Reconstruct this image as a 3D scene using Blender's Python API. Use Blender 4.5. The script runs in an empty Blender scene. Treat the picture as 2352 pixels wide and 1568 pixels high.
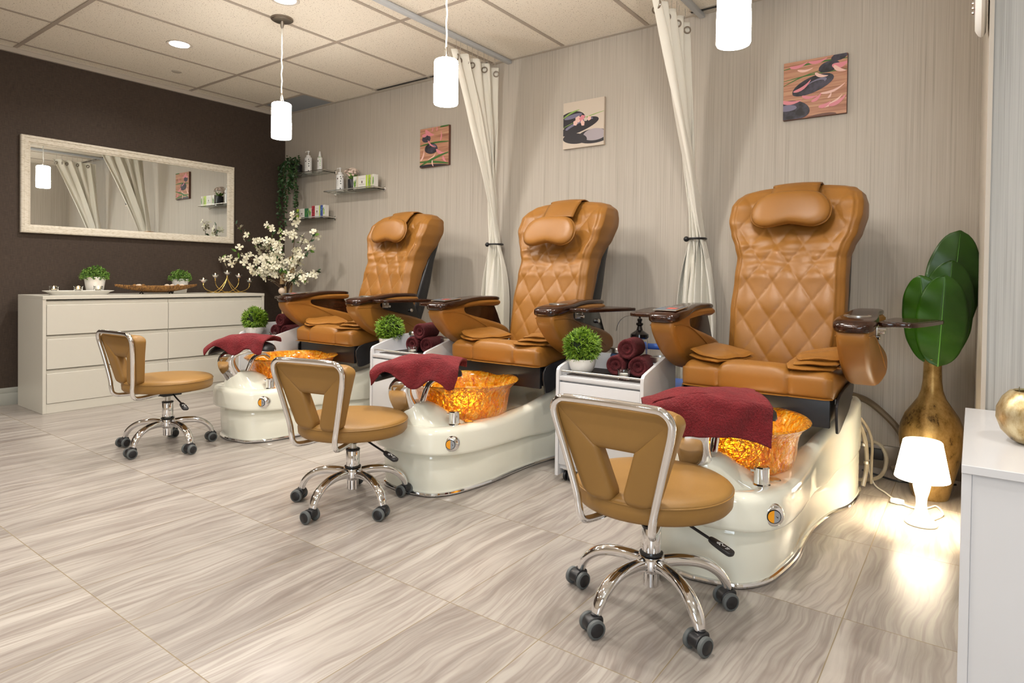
import bpy, bmesh, math, random
from mathutils import Vector, Matrix, noise as mnoise
from mathutils.geometry import tessellate_polygon
PI = math.pi
COL = bpy.context.scene.collection
sin, cos, rad = math.sin, math.cos, math.radians

# ------------------------------------------------------------------ helpers
def lerp(a, b, t): return a + (b - a) * t
def tab(T, x):
    if x <= T[0][0]: return T[0][1]
    for i in range(len(T) - 1):
        a, b = T[i], T[i + 1]
        if x <= b[0]:
            t = (x - a[0]) / (b[0] - a[0]); t = t * t * (3 - 2 * t) * .5 + t * .5
            return lerp(a[1], b[1], t)
    return T[-1][1]
def spline(P, n=8, closed=False):
    P = [Vector(p) for p in P]; m = len(P); out = []
    rng = range(m) if closed else range(m - 1)
    for i in rng:
        if closed: a, b, c, d = P[i - 1], P[i], P[(i + 1) % m], P[(i + 2) % m]
        else: a, b, c, d = P[max(i - 1, 0)], P[i], P[i + 1], P[min(i + 2, m - 1)]
        for k in range(n):
            t = k / n
            out.append(.5 * ((2 * b) + (c - a) * t + (2 * a - 5 * b + 4 * c - d) * t * t + (3 * b - a - 3 * c + d) * t ** 3))
    if not closed: out.append(P[-1].copy())
    return out

class MB:
    def __init__(s): s.v = []; s.f = []; s.m = []; s.mats = []
    def mi(s, mat):
        if mat not in s.mats: s.mats.append(mat)
        return s.mats.index(mat)
    def add(s, vs, fs, mat, M=None):
        o = len(s.v); k = s.mi(mat)
        for p in vs:
            p = Vector(p)
            s.v.append(M @ p if M is not None else p)
        for f in fs: s.f.append([o + i for i in f]); s.m.append(k)
        return s
    def box(s, lo, hi, mat, bev=0, seg=2, M=None):
        lo = Vector(lo); hi = Vector(hi)
        bm = bmesh.new(); bmesh.ops.create_cube(bm, size=1)
        for v in bm.verts: v.co = Vector(((lo[i] + hi[i]) / 2 + v.co[i] * (hi[i] - lo[i]) for i in range(3)))
        if bev > 0: bmesh.ops.bevel(bm, geom=list(bm.edges), offset=bev, segments=seg, profile=.5, affect='EDGES', clamp_overlap=True)
        bm.verts.index_update()
        s.add([v.co.copy() for v in bm.verts], [[v.index for v in f.verts] for f in bm.faces], mat, M); bm.free(); return s
    def loft(s, rings, mat, cap=True, closed=False, M=None):
        n = len(rings[0]); vs = [p for r in rings for p in r]; fs = []; R = len(rings)
        for i in range(R if closed else R - 1):
            a = i * n; b = ((i + 1) % R) * n
            for j in range(n):
                k = (j + 1) % n; fs.append([a + j, a + k, b + k, b + j])
        if cap and not closed: fs.append(list(range(n))[::-1]); fs.append([(R - 1) * n + j for j in range(n)])
        return s.add(vs, fs, mat, M)
    def grid(s, P, mat, M=None):
        R = len(P); n = len(P[0]); fs = []
        for i in range(R - 1):
            for j in range(n - 1): fs.append([i * n + j, i * n + j + 1, (i + 1) * n + j + 1, (i + 1) * n + j])
        return s.add([p for r in P for p in r], fs, mat, M)
    def tube(s, path, r, mat, seg=10, closed=False, cap=True, flat=1.0, M=None, up=(0, 0, 1)):
        P = [Vector(p) for p in path]; n = len(P); rings = []
        if not callable(r): rr = r; r = lambda t: rr
        nrm = None
        for i in range(n):
            if closed: t = (P[(i + 1) % n] - P[i - 1])
            else: t = P[min(i + 1, n - 1)] - P[max(i - 1, 0)]
            t.normalize()
            if nrm is None:
                u = Vector(up); u = u if abs(u.dot(t)) < .9 else Vector((1, 0, 0)); nrm = (u - t * u.dot(t)).normalized()
            else:
                q = nrm - t * nrm.dot(t)
                if q.length > 1e-6: nrm = q.normalized()
            b = t.cross(nrm); R = r(i / max(1, n - 1))
            rings.append([P[i] + nrm * cos(2 * PI * k / seg) * R * flat + b * sin(2 * PI * k / seg) * R for k in range(seg)])
        return s.loft(rings, mat, cap=cap, closed=closed, M=M)
    def lathe(s, prof, mat, seg=24, c=(0, 0, 0), axis='z', M=None, cap=False, sx=1, sy=1):
        rings = []
        for (r, z) in prof:
            ring = []
            for k in range(seg):
                a = 2 * PI * k / seg; x, y = r * cos(a) * sx, r * sin(a) * sy
                p = {'z': (x, y, z), 'x': (z, x, y), 'y': (y, z, x)}[axis]
                ring.append(Vector(c) + Vector(p))
            rings.append(ring)
        return s.loft(rings, mat, cap=cap, M=M)
    def prism(s, outline, thick, mat, axis='x', a=0, inset=0, M=None):
        """outline of (p,q) pairs in the plane across axis, from a to a+thick, with an optional rounded rim"""
        def P(p, q, t): return {'x': (t, p, q), 'y': (p, t, q), 'z': (p, q, t)}[axis]
        n = len(outline); area = sum(outline[i][0] * outline[(i + 1) % n][1] - outline[(i + 1) % n][0] * outline[i][1] for i in range(n))
        sg = 1 if area > 0 else -1
        def off(d):
            out = []
            for i in range(n):
                x0, y0 = outline[i - 1][:2]; x1, y1 = outline[(i + 1) % n][:2]
                dx, dy = x1 - x0, y1 - y0; l = math.hypot(dx, dy) or 1
                out.append((outline[i][0] + dy / l * d * sg, outline[i][1] - dx / l * d * sg))
            return out
        rings = []
        if inset:
            for k in range(5):
                t = k / 4 * PI / 2; o = off(-inset * (1 - sin(t))); rings.append([P(p, q, a + inset * (1 - cos(t))) for p, q in o])
            for k in range(5):
                t = PI / 2 - k / 4 * PI / 2; o = off(-inset * (1 - sin(t))); rings.append([P(p, q, a + thick - inset * (1 - cos(t))) for p, q in o])
        else: rings = [[P(p, q, a) for p, q in outline], [P(p, q, a + thick) for p, q in outline]]
        n0 = len(s.v); s.loft(rings, mat, cap=False, M=M); k = s.mi(mat); last = n0 + (len(rings) - 1) * n
        for tri in tessellate_polygon([[Vector((p[0], p[1], 0)) for p in outline]]):
            s.f.append([n0 + i for i in tri]); s.m.append(k); s.f.append([last + i for i in tri][::-1]); s.m.append(k)
        return s
    def build(s, name, parent=None, origin=(0, 0, 0), sharp=35, smooth=True):
        me = bpy.data.meshes.new(name); o = Vector(origin)
        me.from_pydata([tuple(p - o) for p in s.v], [], s.f)
        for m in s.mats: me.materials.append(m)
        me.polygons.foreach_set('material_index', s.m)
        me.update()
        bm = bmesh.new(); bm.from_mesh(me); bmesh.ops.recalc_face_normals(bm, faces=bm.faces); bm.to_mesh(me); bm.free()
        me.polygons.foreach_set('use_smooth', [smooth] * len(me.polygons))
        if smooth:
            try: me.set_sharp_from_angle(angle=rad(sharp))
            except Exception: pass
        ob = bpy.data.objects.new(name, me); COL.objects.link(ob)
        if parent is not None: ob.parent = parent
        else: ob.location = o
        return ob

def tag(o, label=None, cat=None, group=None, kind=None):
    if label: o['label'] = label
    if cat: o['category'] = cat
    if group: o['group'] = group
    if kind: o['kind'] = kind
    return o
def thing(name, label, cat, loc=(0, 0, 0), rz=0, group=None):
    o = bpy.data.objects.new(name, None); COL.objects.link(o); o.empty_display_size = .1
    o.location = loc; o.rotation_euler = (0, 0, rz); return tag(o, label, cat, group)
def dup(root, loc, rz=0, label=None, group=None):
    r = root.copy(); COL.objects.link(r); r.location = loc; r.rotation_euler = (0, 0, rz)
    if label: r['label'] = label
    if group: r['group'] = group
    for ch in list(root.children):
        c = ch.copy(); COL.objects.link(c); c.parent = r
        for g in list(ch.children):
            d = g.copy(); COL.objects.link(d); d.parent = c
    return r
def struct(o): o['kind'] = 'structure'; return o
def rot(axis, deg, c=(0, 0, 0)):
    c = Vector(c); return Matrix.Translation(c) @ Matrix.Rotation(rad(deg), 4, axis) @ Matrix.Translation(-c)
def T(x, y, z): return Matrix.Translation((x, y, z))

# ------------------------------------------------------------------ materials
def srgb(h):
    h = h.lstrip('#'); c = [int(h[i:i + 2], 16) / 255 for i in (0, 2, 4)]
    return tuple(x / 12.92 if x <= .04045 else ((x + .055) / 1.055) ** 2.4 for x in c) + (1,)
class NT:
    def __init__(s, name):
        s.mat = bpy.data.materials.new(name); s.mat.use_nodes = True; s.t = s.mat.node_tree; s.n = s.t.nodes
        s.b = s.n['Principled BSDF']
    def new(s, typ, **kw):
        n = s.n.new(typ)
        for k, v in kw.items(): setattr(n, k, v)
        return n
    def link(s, a, b): s.t.links.new(a, b)
    def math(s, op, a, b=None, c=None, clamp=False):
        n = s.new('ShaderNodeMath', operation=op); n.use_clamp = clamp
        for i, x in enumerate((a, b, c)):
            if x is None: continue
            if hasattr(x, 'links'): s.link(x, n.inputs[i])
            else: n.inputs[i].default_value = x
        return n.outputs[0]
    def coord(s): 
        return s.new('ShaderNodeTexCoord').outputs['Object']
    def wcoord(s): return s.new('ShaderNodeNewGeometry').outputs['Position']
    def mapping(s, vec, scale=(1, 1, 1), loc=(0, 0, 0), rotz=(0, 0, 0)):
        n = s.new('ShaderNodeMapping'); n.inputs['Scale'].default_value = scale; n.inputs['Location'].default_value = loc
        n.inputs['Rotation'].default_value = rotz; s.link(vec, n.inputs['Vector']); return n.outputs[0]
    def noise(s, vec, scale=5, detail=2, rough=.5, dist=0):
        n = s.new('ShaderNodeTexNoise'); n.inputs['Scale'].default_value = scale; n.inputs['Detail'].default_value = detail
        n.inputs['Roughness'].default_value = rough; n.inputs['Distortion'].default_value = dist
        if vec is not None: s.link(vec, n.inputs['Vector'])
        return n.outputs['Fac']
    def ramp(s, fac, stops):
        n = s.new('ShaderNodeValToRGB'); e = n.color_ramp.elements
        while len(e) < len(stops): e.new(.5)
        for i, (p, c) in enumerate(stops): e[i].position = p; e[i].color = c if len(c) == 4 else tuple(c) + (1,)
        s.link(fac, n.inputs['Fac']); return n.outputs['Color']
    def mix(s, fac, a, b, mode='MIX'):
        n = s.new('ShaderNodeMix', data_type='RGBA', blend_type=mode)
        for i, x in ((0, fac), (6, a), (7, b)):
            if hasattr(x, 'links'): s.link(x, n.inputs[i])
            else: n.inputs[i].default_value = x
        return n.outputs[2]
    def bump(s, h, strength=.3, dist=.002):
        n = s.new('ShaderNodeBump'); n.inputs['Strength'].default_value = strength; n.inputs['Distance'].default_value = dist
        s.link(h, n.inputs['Height']); s.link(n.outputs['Normal'], s.b.inputs['Normal']); return n
    def set(s, **kw):
        for k, v in kw.items():
            k = k.replace('_', ' ')
            i = s.b.inputs[k]
            if hasattr(v, 'links'): s.link(v, i)
            else: i.default_value = v
        return s
def M_(name, col, rough=.5, metal=0, **kw):
    t = NT(name); t.set(Base_Color=srgb(col) if isinstance(col, str) else col, Roughness=rough, Metallic=metal)
    for k, v in kw.items(): t.b.inputs[k.replace('_', ' ')].default_value = v
    return t.mat
def leather(name, c1, c2, rough=.42, scale=400):
    t = NT(name); v = t.coord(); n = t.noise(v, 3, 3); t.set(Base_Color=t.ramp(n, [(.3, srgb(c1)), (.7, srgb(c2))]), Roughness=rough)
    vo = t.new('ShaderNodeTexVoronoi'); vo.inputs['Scale'].default_value = scale; t.link(v, vo.inputs['Vector'])
    t.bump(vo.outputs['Distance'], .12, .0006); t.b.inputs['Specular IOR Level'].default_value = .4
    return t.mat
m = {}
m['leather'] = leather('caramel leather', '#885a22', '#94642a', .40)
m['leather_stool'] = leather('tan vinyl', '#8c6834', '#967039', .46)
m['chrome'] = M_('chrome', (.86, .86, .87, 1), .06, 1)
m['steel'] = M_('brushed steel', (.62, .6, .56, 1), .28, 1)
m['nickel'] = M_('brushed nickel', (.33, .29, .25, 1), .35, 1)
m['black'] = M_('black plastic', (.012, .012, .014, 1), .4)
m['blackgloss'] = M_('black gloss', (.006, .005, .005, 1), .12)
m['rubber'] = M_('grey rubber', (.10, .11, .11, 1), .55)
m['gel'] = M_('cream acrylic', '#eeeedf', .07, Coat_Weight=.5, Coat_Roughness=.05)
m['white'] = M_('white laminate', '#cfcfd0', .30)
m['whitewarm'] = M_('warm white lacquer', '#cbc7bb', .35)
m['whiteplastic'] = M_('white plastic', '#e4e4e2', .35)
m['ceramic'] = M_('white ceramic', '#e8e6e0', .22)
m['blue'] = M_('blue plastic', '#3d62b0', .4)
m['darkgap'] = M_('dark gap', (.02, .02, .02, 1), .7)
m['gold'] = M_('gold wire', (.75, .52, .16, 1), .25, 1)
m['shadecore'] = M_('dark shaded core', '#1c2a0c', .9)  # dark core, with the shade between grass blades put into its colour
m['wax'] = M_('white wax', '#efe8dc', .5, Subsurface_Weight=.2)
m['cable_white'] = M_('white cable', '#e9e5da', .5)
m['track'] = M_('light grey track', '#b9bdc1', .4)
m['wick'] = M_('cream stem', '#e2e0b0', .5)
def emis(name, col, st):
    t = NT(name); t.set(Base_Color=(.9, .9, .9, 1), Roughness=.4); t.b.inputs['Emission Color'].default_value = col; t.b.inputs['Emission Strength'].default_value = st; return t.mat
m['pend'] = emis('lit opal glass', (1, .95, .88, 1), 40)
m['down'] = emis('lit lens', (1, .93, .84, 1), 25)
m['sky'] = emis('daylight sky', (.75, .88, 1, 1), 6)
m['flame'] = emis('flame', (1, .55, .2, 1), 30)
m['shade'] = emis('lit lamp plastic', (1, .88, .66, 1), 5.0)
m['bulb'] = emis('lit bulb', (1, .85, .6, 1), 30)
EXPOSURE = 0.5
def glass(name, col, rough=0.0, ior=1.45, **kw):
    t = NT(name); t.set(Base_Color=col, Roughness=rough); t.b.inputs['Transmission Weight'].default_value = 1; t.b.inputs['IOR'].default_value = ior
    return t.mat
m['glass'] = glass('clear glass', (.97, .99, .98, 1))
m['glassgreen'] = glass('shelf glass', (.80, .88, .86, 1), .02, 1.3)
m['acrylic'] = M_('clear cord', (.75, .72, .66, 1), .2, Transmission_Weight=.4)
m['hoseclear'] = M_('clear hose', (.55, .48, .36, 1), .15, Transmission_Weight=.35)
# dark glossy wood of the arm caps
t = NT('dark gloss wood'); v = t.coord(); n = t.noise(t.mapping(v, (60, 6, 60)), 1, 4, .6)
t.set(Base_Color=t.ramp(n, [(.3, srgb('#1c0d07')), (.7, srgb('#3a1e10'))]), Roughness=.16); m['wood'] = t.mat
# amber glass bowl
t = NT('amber hammered glass'); v = t.coord()
n = t.noise(t.mapping(v, (1, 1, .45)), 42, 3, .6, 1.0); col = t.ramp(n, [(.30, srgb('#c86000')), (.42, srgb('#f79a0c')), (.56, srgb('#ffbe2a')), (.70, srgb('#ffe27a'))])
t.set(Base_Color=col, Roughness=.04); t.b.inputs['Transmission Weight'].default_value = .60; t.b.inputs['IOR'].default_value = 1.38
t.bump(t.noise(v, 48, 2, .5, .6), 1.0, .02); t.b.inputs['Coat Weight'].default_value = .6; m['amber'] = t.mat
# terry towel
def terry(name, c1, c2):
    t = NT(name); v = t.coord(); n = t.noise(v, 420, 2, .7); n2 = t.noise(v, 24, 3)
    mm = t.math('ADD', t.math('MULTIPLY', n, .7), t.math('MULTIPLY', n2, .3))
    t.set(Base_Color=t.ramp(mm, [(.35, srgb(c1)), (.65, srgb(c2))]), Roughness=.95); t.b.inputs['Sheen Weight'].default_value = .25
    t.b.inputs['Sheen Tint'].default_value = (.9, .2, .2, 1)
    t.bump(t.math('ADD', t.math('MULTIPLY', mm, .6), t.math('MULTIPLY', t.noise(v, 130, 3, .7), 1.6)), 1.0, .007); return t.mat
m['towel'] = terry('crimson terry', '#4e040c', '#82101c')
m['towel2'] = terry('deep burgundy terry', '#35050c', '#600b17')
# curtain cloth
t = NT('ivory curtain cloth'); v = t.coord(); n = t.noise(t.mapping(v, (1, 1, 1)), 900, 1); t.set(Base_Color=srgb('#e6e2d6'), Roughness=.85)
t.b.inputs['Sheen Weight'].default_value = .2; t.bump(n, .15, .0006); m['curtain'] = t.mat
# streaked wallpaper
def wallpaper(name, stops, along='x', sc=1.25):
    t = NT(name); v = t.wcoord()
    s1 = (95 * sc, 95 * sc, .9) ; s2 = (260 * sc, 260 * sc, 2.2)
    a = t.noise(t.mapping(v, s1), 1, 3, .6); b = t.noise(t.mapping(v, s2), 1, 2, .6)
    f = t.math('ADD', t.math('MULTIPLY', a, .55), t.math('MULTIPLY', b, .45))
    t.set(Base_Color=t.ramp(f, stops), Roughness=.6); t.bump(f, .25, .0015); return t.mat
m['paper'] = wallpaper('grey streaked wallpaper', [(.32, srgb('#9d9387')), (.46, srgb('#b5ac9f')), (.64, srgb('#c1b9ad'))])
m['papercoollit'] = wallpaper('cool lit streaked wallpaper', [(.34, srgb('#8f8e8a')), (.48, srgb('#a5a4a0')), (.62, srgb('#b0afab'))])  # same paper, with the cool daylight put into its colour
t = NT('dark brown grasscloth'); v = t.wcoord()
a = t.noise(t.mapping(v, (1, 320, 18)), 1, 2, .6); b = t.noise(t.mapping(v, (1, 26, 320)), 1, 2, .6); f = t.math('ADD', t.math('MULTIPLY', a, .5), t.math('MULTIPLY', b, .5))
t.set(Base_Color=t.ramp(f, [(.35, srgb('#32281f')), (.65, srgb('#493b31'))]), Roughness=.8); t.bump(f, .3, .001); m['darkpaper'] = t.mat
# ceiling tile
t = NT('mineral ceiling tile'); v = t.wcoord(); n = t.noise(v, 130, 2, .6)
t.set(Base_Color=t.ramp(n, [(.30, srgb('#9a8c7a')), (.40, srgb('#e4dccd'))]), Roughness=.95); m['ceil'] = t.mat
m['grid'] = M_('ceiling grid paint', '#a99d90', .5)
m['ceiltrim'] = M_('wall angle paint', '#b5aca0', .5)
m['vent'] = M_('blue grey ceiling panel', '#8f959c', .6)
# floor tiles 12 x 24
FX, FY, SX, SY = 3.962 - 20 * .3072, -2.9147 - 10 * .6027, .3072, .6027
t = NT('striped porcelain tile'); v = t.wcoord(); sp = t.new('ShaderNodeSeparateXYZ'); t.link(v, sp.inputs[0])
ux = t.math('DIVIDE', t.math('SUBTRACT', sp.outputs[0], FX), SX); uy = t.math('DIVIDE', t.math('SUBTRACT', sp.outputs[1], FY), SY)
ix, iy = t.math('FLOOR', ux), t.math('FLOOR', uy); fx, fy = t.math('FRACT', ux), t.math('FRACT', uy)
cb = t.new('ShaderNodeCombineXYZ'); t.link(ix, cb.inputs[0]); t.link(iy, cb.inputs[1])
wn = t.new('ShaderNodeTexWhiteNoise', noise_dimensions='2D'); t.link(cb.outputs[0], wn.inputs['Vector'])
off = t.new('ShaderNodeVectorMath', operation='MULTIPLY_ADD'); t.link(wn.outputs['Color'], off.inputs[0]); off.inputs[1].default_value = (9, 9, 9); t.link(v, off.inputs[2])
pv = off.outputs[0]
warp = t.noise(t.mapping(pv, (2.0, .9, 1)), 1.5, 3, .5)
s2 = t.new('ShaderNodeSeparateXYZ'); t.link(pv, s2.inputs[0])
xx = t.math('ADD', s2.outputs[0], t.math('MULTIPLY', t.math('SUBTRACT', warp, .5), .20))
c2 = t.new('ShaderNodeCombineXYZ'); t.link(xx, c2.inputs[0]); t.link(t.math('MULTIPLY', s2.outputs[1], .045), c2.inputs[1])
big = t.noise(c2.outputs[0], 19, 3, .6); fine = t.noise(c2.outputs[0], 95, 4, .65)
line = t.math('ABSOLUTE', t.math('SUBTRACT', t.noise(c2.outputs[0], 34, 2, .5), .5))
line = t.math('SUBTRACT', 1.0, t.math('MULTIPLY', line, 16), clamp=True)
base = t.ramp(t.math('ADD', t.math('MULTIPLY', big, .7), t.math('MULTIPLY', fine, .3)), [(.30, srgb('#756c66')), (.43, srgb('#938b84')), (.55, srgb('#a8a199')), (.70, srgb('#b4aea6'))])
base = t.mix(t.math('MULTIPLY', line, .5), base, srgb('#7d716a'))
tone = t.math('ADD', t.math('MULTIPLY', wn.outputs['Value'], .14), .90)
tc = t.new('ShaderNodeCombineXYZ'); [t.link(tone, tc.inputs[i]) for i in range(3)]
base = t.mix(1.0, base, tc.outputs[0], 'MULTIPLY')
def edge(f, w): return t.math('MAXIMUM', t.math('LESS_THAN', f, w), t.math('GREATER_THAN', f, 1 - w))
gr = t.math('MAXIMUM', edge(fx, .0045), edge(fy, .0023))
t.set(Base_Color=t.mix(gr, base, srgb('#877a62')), Roughness=t.math('ADD', t.math('MULTIPLY', gr, .4), .30)); t.b.inputs['Specular IOR Level'].default_value = .4
t.bump(t.math('MULTIPLY', gr, -1.0), .5, .001); m['floor'] = t.mat
# cabinet laminate with faint grain
t = NT('white ash laminate'); t.set(Base_Color=srgb('#cfcfd1'), Roughness=.22); m['cab'] = t.mat
# distressed mirror frame
t = NT('whitewashed frame'); v = t.coord(); n = t.noise(t.mapping(v, (3, 14, 70)), 3, 4, .6); t.set(Base_Color=t.ramp(n, [(.3, srgb('#b3a78e')), (.5, srgb('#d8d0c0')), (.8, srgb('#ddd6c8'))]), Roughness=.6); m['mframe'] = t.mat
m['mirror'] = M_('mirror silver', (.86, .90, .89, 1), .01, 1)
# aged gold vase
def aged(name, c1, c2, c3, sc):
    t = NT(name); v = t.coord(); n = t.noise(t.mapping(v, (1, 1, .6)), sc, 6, .7); n2 = t.noise(v, 4, 2)
    f = t.math('ADD', t.math('MULTIPLY', n, .75), t.math('MULTIPLY', n2, .25))
    t.set(Base_Color=t.ramp(f, [(.36, srgb(c1)), (.44, srgb(c2)), (.60, srgb(c3))]), Roughness=t.math('ADD', .22, t.math('MULTIPLY', n, .25)), Metallic=.7); t.bump(n, .2, .001); return t.mat
m['vase'] = aged('aged gold', '#3a2814', '#8e713f', '#b3935c', 22)
m['planter'] = aged('speckled gold', '#4e4534', '#b39a6a', '#d8cba5', 30)
# foliage
def leafmat(name, a, b, rough=.5, sc=20):
    t = NT(name); v = t.coord(); n = t.noise(v, sc, 2); t.set(Base_Color=t.ramp(n, [(.35, srgb(a)), (.65, srgb(b))]), Roughness=rough); return t.mat
m['grassball'] = leafmat('lime foliage', '#37600f', '#8fb032', .55, 90)
m['boxleaf'] = leafmat('green foliage', '#355f1a', '#7ba043', .55, 40)
m['ivy'] = leafmat('dark ivy', '#1d3a1a', '#34562a', .5)
m['bigleaf'] = leafmat('broad leaf green', '#1a3a02', '#2c5806', .34, 5)
m['vein'] = M_('leaf vein', '#5f9a3a', .4)
m['blossom'] = leafmat('ivory petal', '#dcd6b8', '#f0ecd8', .6, 30)
m['petalpink'] = leafmat('blush petal', '#d9bcae', '#eadacd', .6, 30)
m['branch'] = leafmat('brown twig', '#3b2a1a', '#5c4630', .8)
m['birch'] = leafmat('peeled trunk', '#8a6f49', '#c2a679', .8, 12)
t = NT('wicker'); v = t.coord(); n = t.noise(t.mapping(v, (40, 160, 40)), 1, 3, .6); t.set(Base_Color=t.ramp(n, [(.35, srgb('#4d2f10')), (.65, srgb('#a1743a'))]), Roughness=.7); t.bump(n, .8, .004); m['wicker'] = t.mat
m['tan_tip'] = M_('shell', '#d9c4ae', .5)
m['bb_back'] = M_('taupe tile skirting', '#7a6d5e', .25)
m['bb_left'] = M_('pale skirting', '#a9aaa2', .5)
m['beige'] = M_('beige paint', '#b9ad9c', .7)
m['concealed'] = M_('off white partition', '#cfc9bf', .7)
# ------------------------------------------------------------------ camera
H = 2.509
cd = bpy.data.cameras.new('camera'); cam = bpy.data.objects.new('camera', cd); COL.objects.link(cam); bpy.context.scene.camera = cam
cd.sensor_width = 36; cd.sensor_fit = 'HORIZONTAL'; cd.lens = 1443.54 * 36 / 2352; cd.shift_y = -(784 - 660.75) / 2352; cd.clip_start = .05
R_, U_, F_ = Vector((0.8059968, 0.59179019, 0.01239085)), Vector((-0.01879979, 0.00467065, 0.99981236)), Vector((-0.59162127, 0.8060785, -0.01489006))
mw = Matrix.Identity(4)
for i in range(3): mw[i][0] = R_[i]; mw[i][1] = U_[i]; mw[i][2] = -F_[i]
mw[0][3], mw[1][3], mw[2][3] = 5.46689611, -3.66080307, 0.93436099
cam.matrix_world = mw

# ------------------------------------------------------------------ room shell
def slab(name, lo, hi, mat, **k): return struct(MB().box(lo, hi, mat).build(name, origin=lo, smooth=False, **k))
slab('floor', (-.1, -6.1, -.1), (8.1, .1, 0), m['floor'])
slab('ceiling', (-.1, -6.1, H), (8.1, .1, H + .1), m['ceil'])
slab('wall_left', (-.1, -6.1, 0), (0, 0, H), m['darkpaper'])
slab('wall_back', (-.1, 0, 0), (5.6, .1, H), m['paper'])
# side return beside the last chair, then the wall that faces the camera, its paper tinted for cool daylight
w = MB().prism([(5.478, 0), (5.4990, -1.199), (5.502, -1.199), (5.502, -1.098), (5.6, -1.098), (5.6, 0)], H, m['paper'], axis='z', a=0); struct(w.build('wall_right', smooth=False))
slab('wall_right_end', (5.502, -1.2, 0), (8.1, -1.1, H), m['papercoollit'])
slab('wall_far_right', (8.0, -6.1, 0), (8.1, -1.1, H), m['beige'])
slab('wall_front', (-.1, -6.1, 0), (8.1, -6.0, H), m['beige'])
slab('trim_1', (5.492, -1.206, 0), (5.504, -1.199, H), m['ceiltrim'])
# skirting
b = MB().box((.0, -6, 0), (.014, -.001, .085), m['bb_left'], .002).box((0, -6, .085), (.009, -.001, .122), m['bb_left'], .002)
struct(b.build('baseboard_left', origin=(0, -6, 0)))
b = MB().box((.02, -.012, 0), (5.47, 0, .118), m['bb_back'], .002); struct(b.build('baseboard_back', origin=(0, 0, 0)))
# ceiling grid: bars every 0.61 m along x, every 1.22 m along y, wall angles
g = MB(); kx, ky = .1548, -2.1649
for k in range(0, 14):
    x = kx + k * .61
    if x > 8: break
    y1 = 0 if x < 5.45 else -1.2
    g.box((x - .012, -6, H - .004), (x + .012, y1, H + .01), m['grid'])
for k in range(-3, 2):
    y = ky + k * 1.22
    g.box((0.0, y - .012, H - .0045), (5.6 if y > -1.2 else 8, y + .012, H + .01), m['grid'])
g.box((0, ky + 1.83 - .012, H - .0045), (kx + .61, ky + 1.83 + .012, H + .01), m['grid'])
g.box((0, -6, H - .006), (.03, 0, H + .01), m['ceiltrim']).box((0, -.03, H - .006), (5.48, 0, H + .01), m['ceiltrim'])
struct(g.build('trim_2', origin=(0, 0, H), smooth=False))
g = MB().box((.0, -6, H - .035), (.022, 0, H - .006), m['ceiltrim']); struct(g.build('trim_3', origin=(0, 0, H), smooth=False))
v_ = MB().box((.175, -.32, H - .003), (.75, -.03, H + .002), m['vent']); o = v_.build('ceiling_panel', origin=(.46, -.17, H), smooth=False)
tag(o, 'blue-grey ceiling panel in the far corner above the glass shelves', 'panel')
# slot diffusers at the wall
def slot(x0, x1, lab):
    t = thing('air_vent', lab, 'vent', ((x0 + x1) / 2, -.05, H), 0, 'slot vents along the grey wall')
    c = (x0 + x1) / 2; w = (x1 - x0) / 2
    MB().box((-w, -.045, -.008), (w, -.03, .002), m['ceiltrim']).box((-w, .035, -.008), (w, .045, .002), m['ceiltrim']).build('frame', t, smooth=False)
    MB().box((-w, -.03, -.003), (w, .0, .002), m['darkgap']).box((-w, .0, -.006), (w, .008, .001), m['steel']).box((-w, .008, -.003), (w, .035, .002), m['ceiltrim']).build('slot', t, smooth=False)
slot(1.36, 2.6, 'dark slot air vent in the ceiling left of the left curtain')
slot(4.1, 5.3, 'dark slot air vent in the ceiling right of the right curtain')
# curtain tracks
def track(x, y0, lab):
    t = MB().box((x - .016, y0, H - .03), (x + .016, -.005, H - .004), m['track'], .003)
    o = t.build('curtain_track', origin=(x, -.01, H)); tag(o, lab, 'curtain rail', 'ceiling curtain tracks')
track(2.74, -2.6, 'grey ceiling curtain track above the left curtain')
track(4.15, -2.6, 'grey ceiling curtain track above the right curtain')
# downlights
def downlight(x, y, lab=None, first=[None]):
    if first[0] is None:
        t = thing('downlight', lab, 'ceiling light', (x, y, H), 0, 'round recessed ceiling lights')
        MB().lathe([(.062, -.001), (.078, -.004), (.082, -.001), (.082, .002), (.062, .002)], m['ceiltrim'], 32).build('trim_ring', t)
        MB().lathe([(.0, -.002), (.062, -.002), (.062, .0)], m['down'], 32).build('lens', t)
        first[0] = t
    else: dup(first[0], (x, y, H), 0, lab)
    L = bpy.data.lights.new('downlight_beam', 'AREA'); L.shape = 'DISK'; L.size = .12; L.energy = 10; L.color = (1, .945, .88); L.spread = rad(150)
    o = bpy.data.objects.new('downlight_beam', L); COL.objects.link(o); o.location = (x, y, H - .012)
downlight(1.05, -1.53, 'round recessed ceiling light nearest the brown wall')
downlight(2.27, -1.53, 'round recessed ceiling light cut by the top edge of the photo, beside the leftmost pendant')
for x, y in ((3.49, -1.53), (4.72, -2.3), (1.05, -3.3), (2.27, -3.3), (3.49, -3.3), (4.72, -4.0), (1.05, -5.0), (3.49, -5.0), (6.3, -2.6), (6.3, -4.4)):
    downlight(x, y, 'round recessed ceiling light out of the photo')
o = MB().lathe([(0, -.006), (.03, -.006), (.036, -.003), (.036, .001)], m['ceiltrim'], 28).build('sprinkler_cover', origin=(0, 0, 0)); o.location = (.448, -1.259, H)
tag(o, 'small flush sprinkler cover in the ceiling by the brown wall', 'sprinkler cover')
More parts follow.
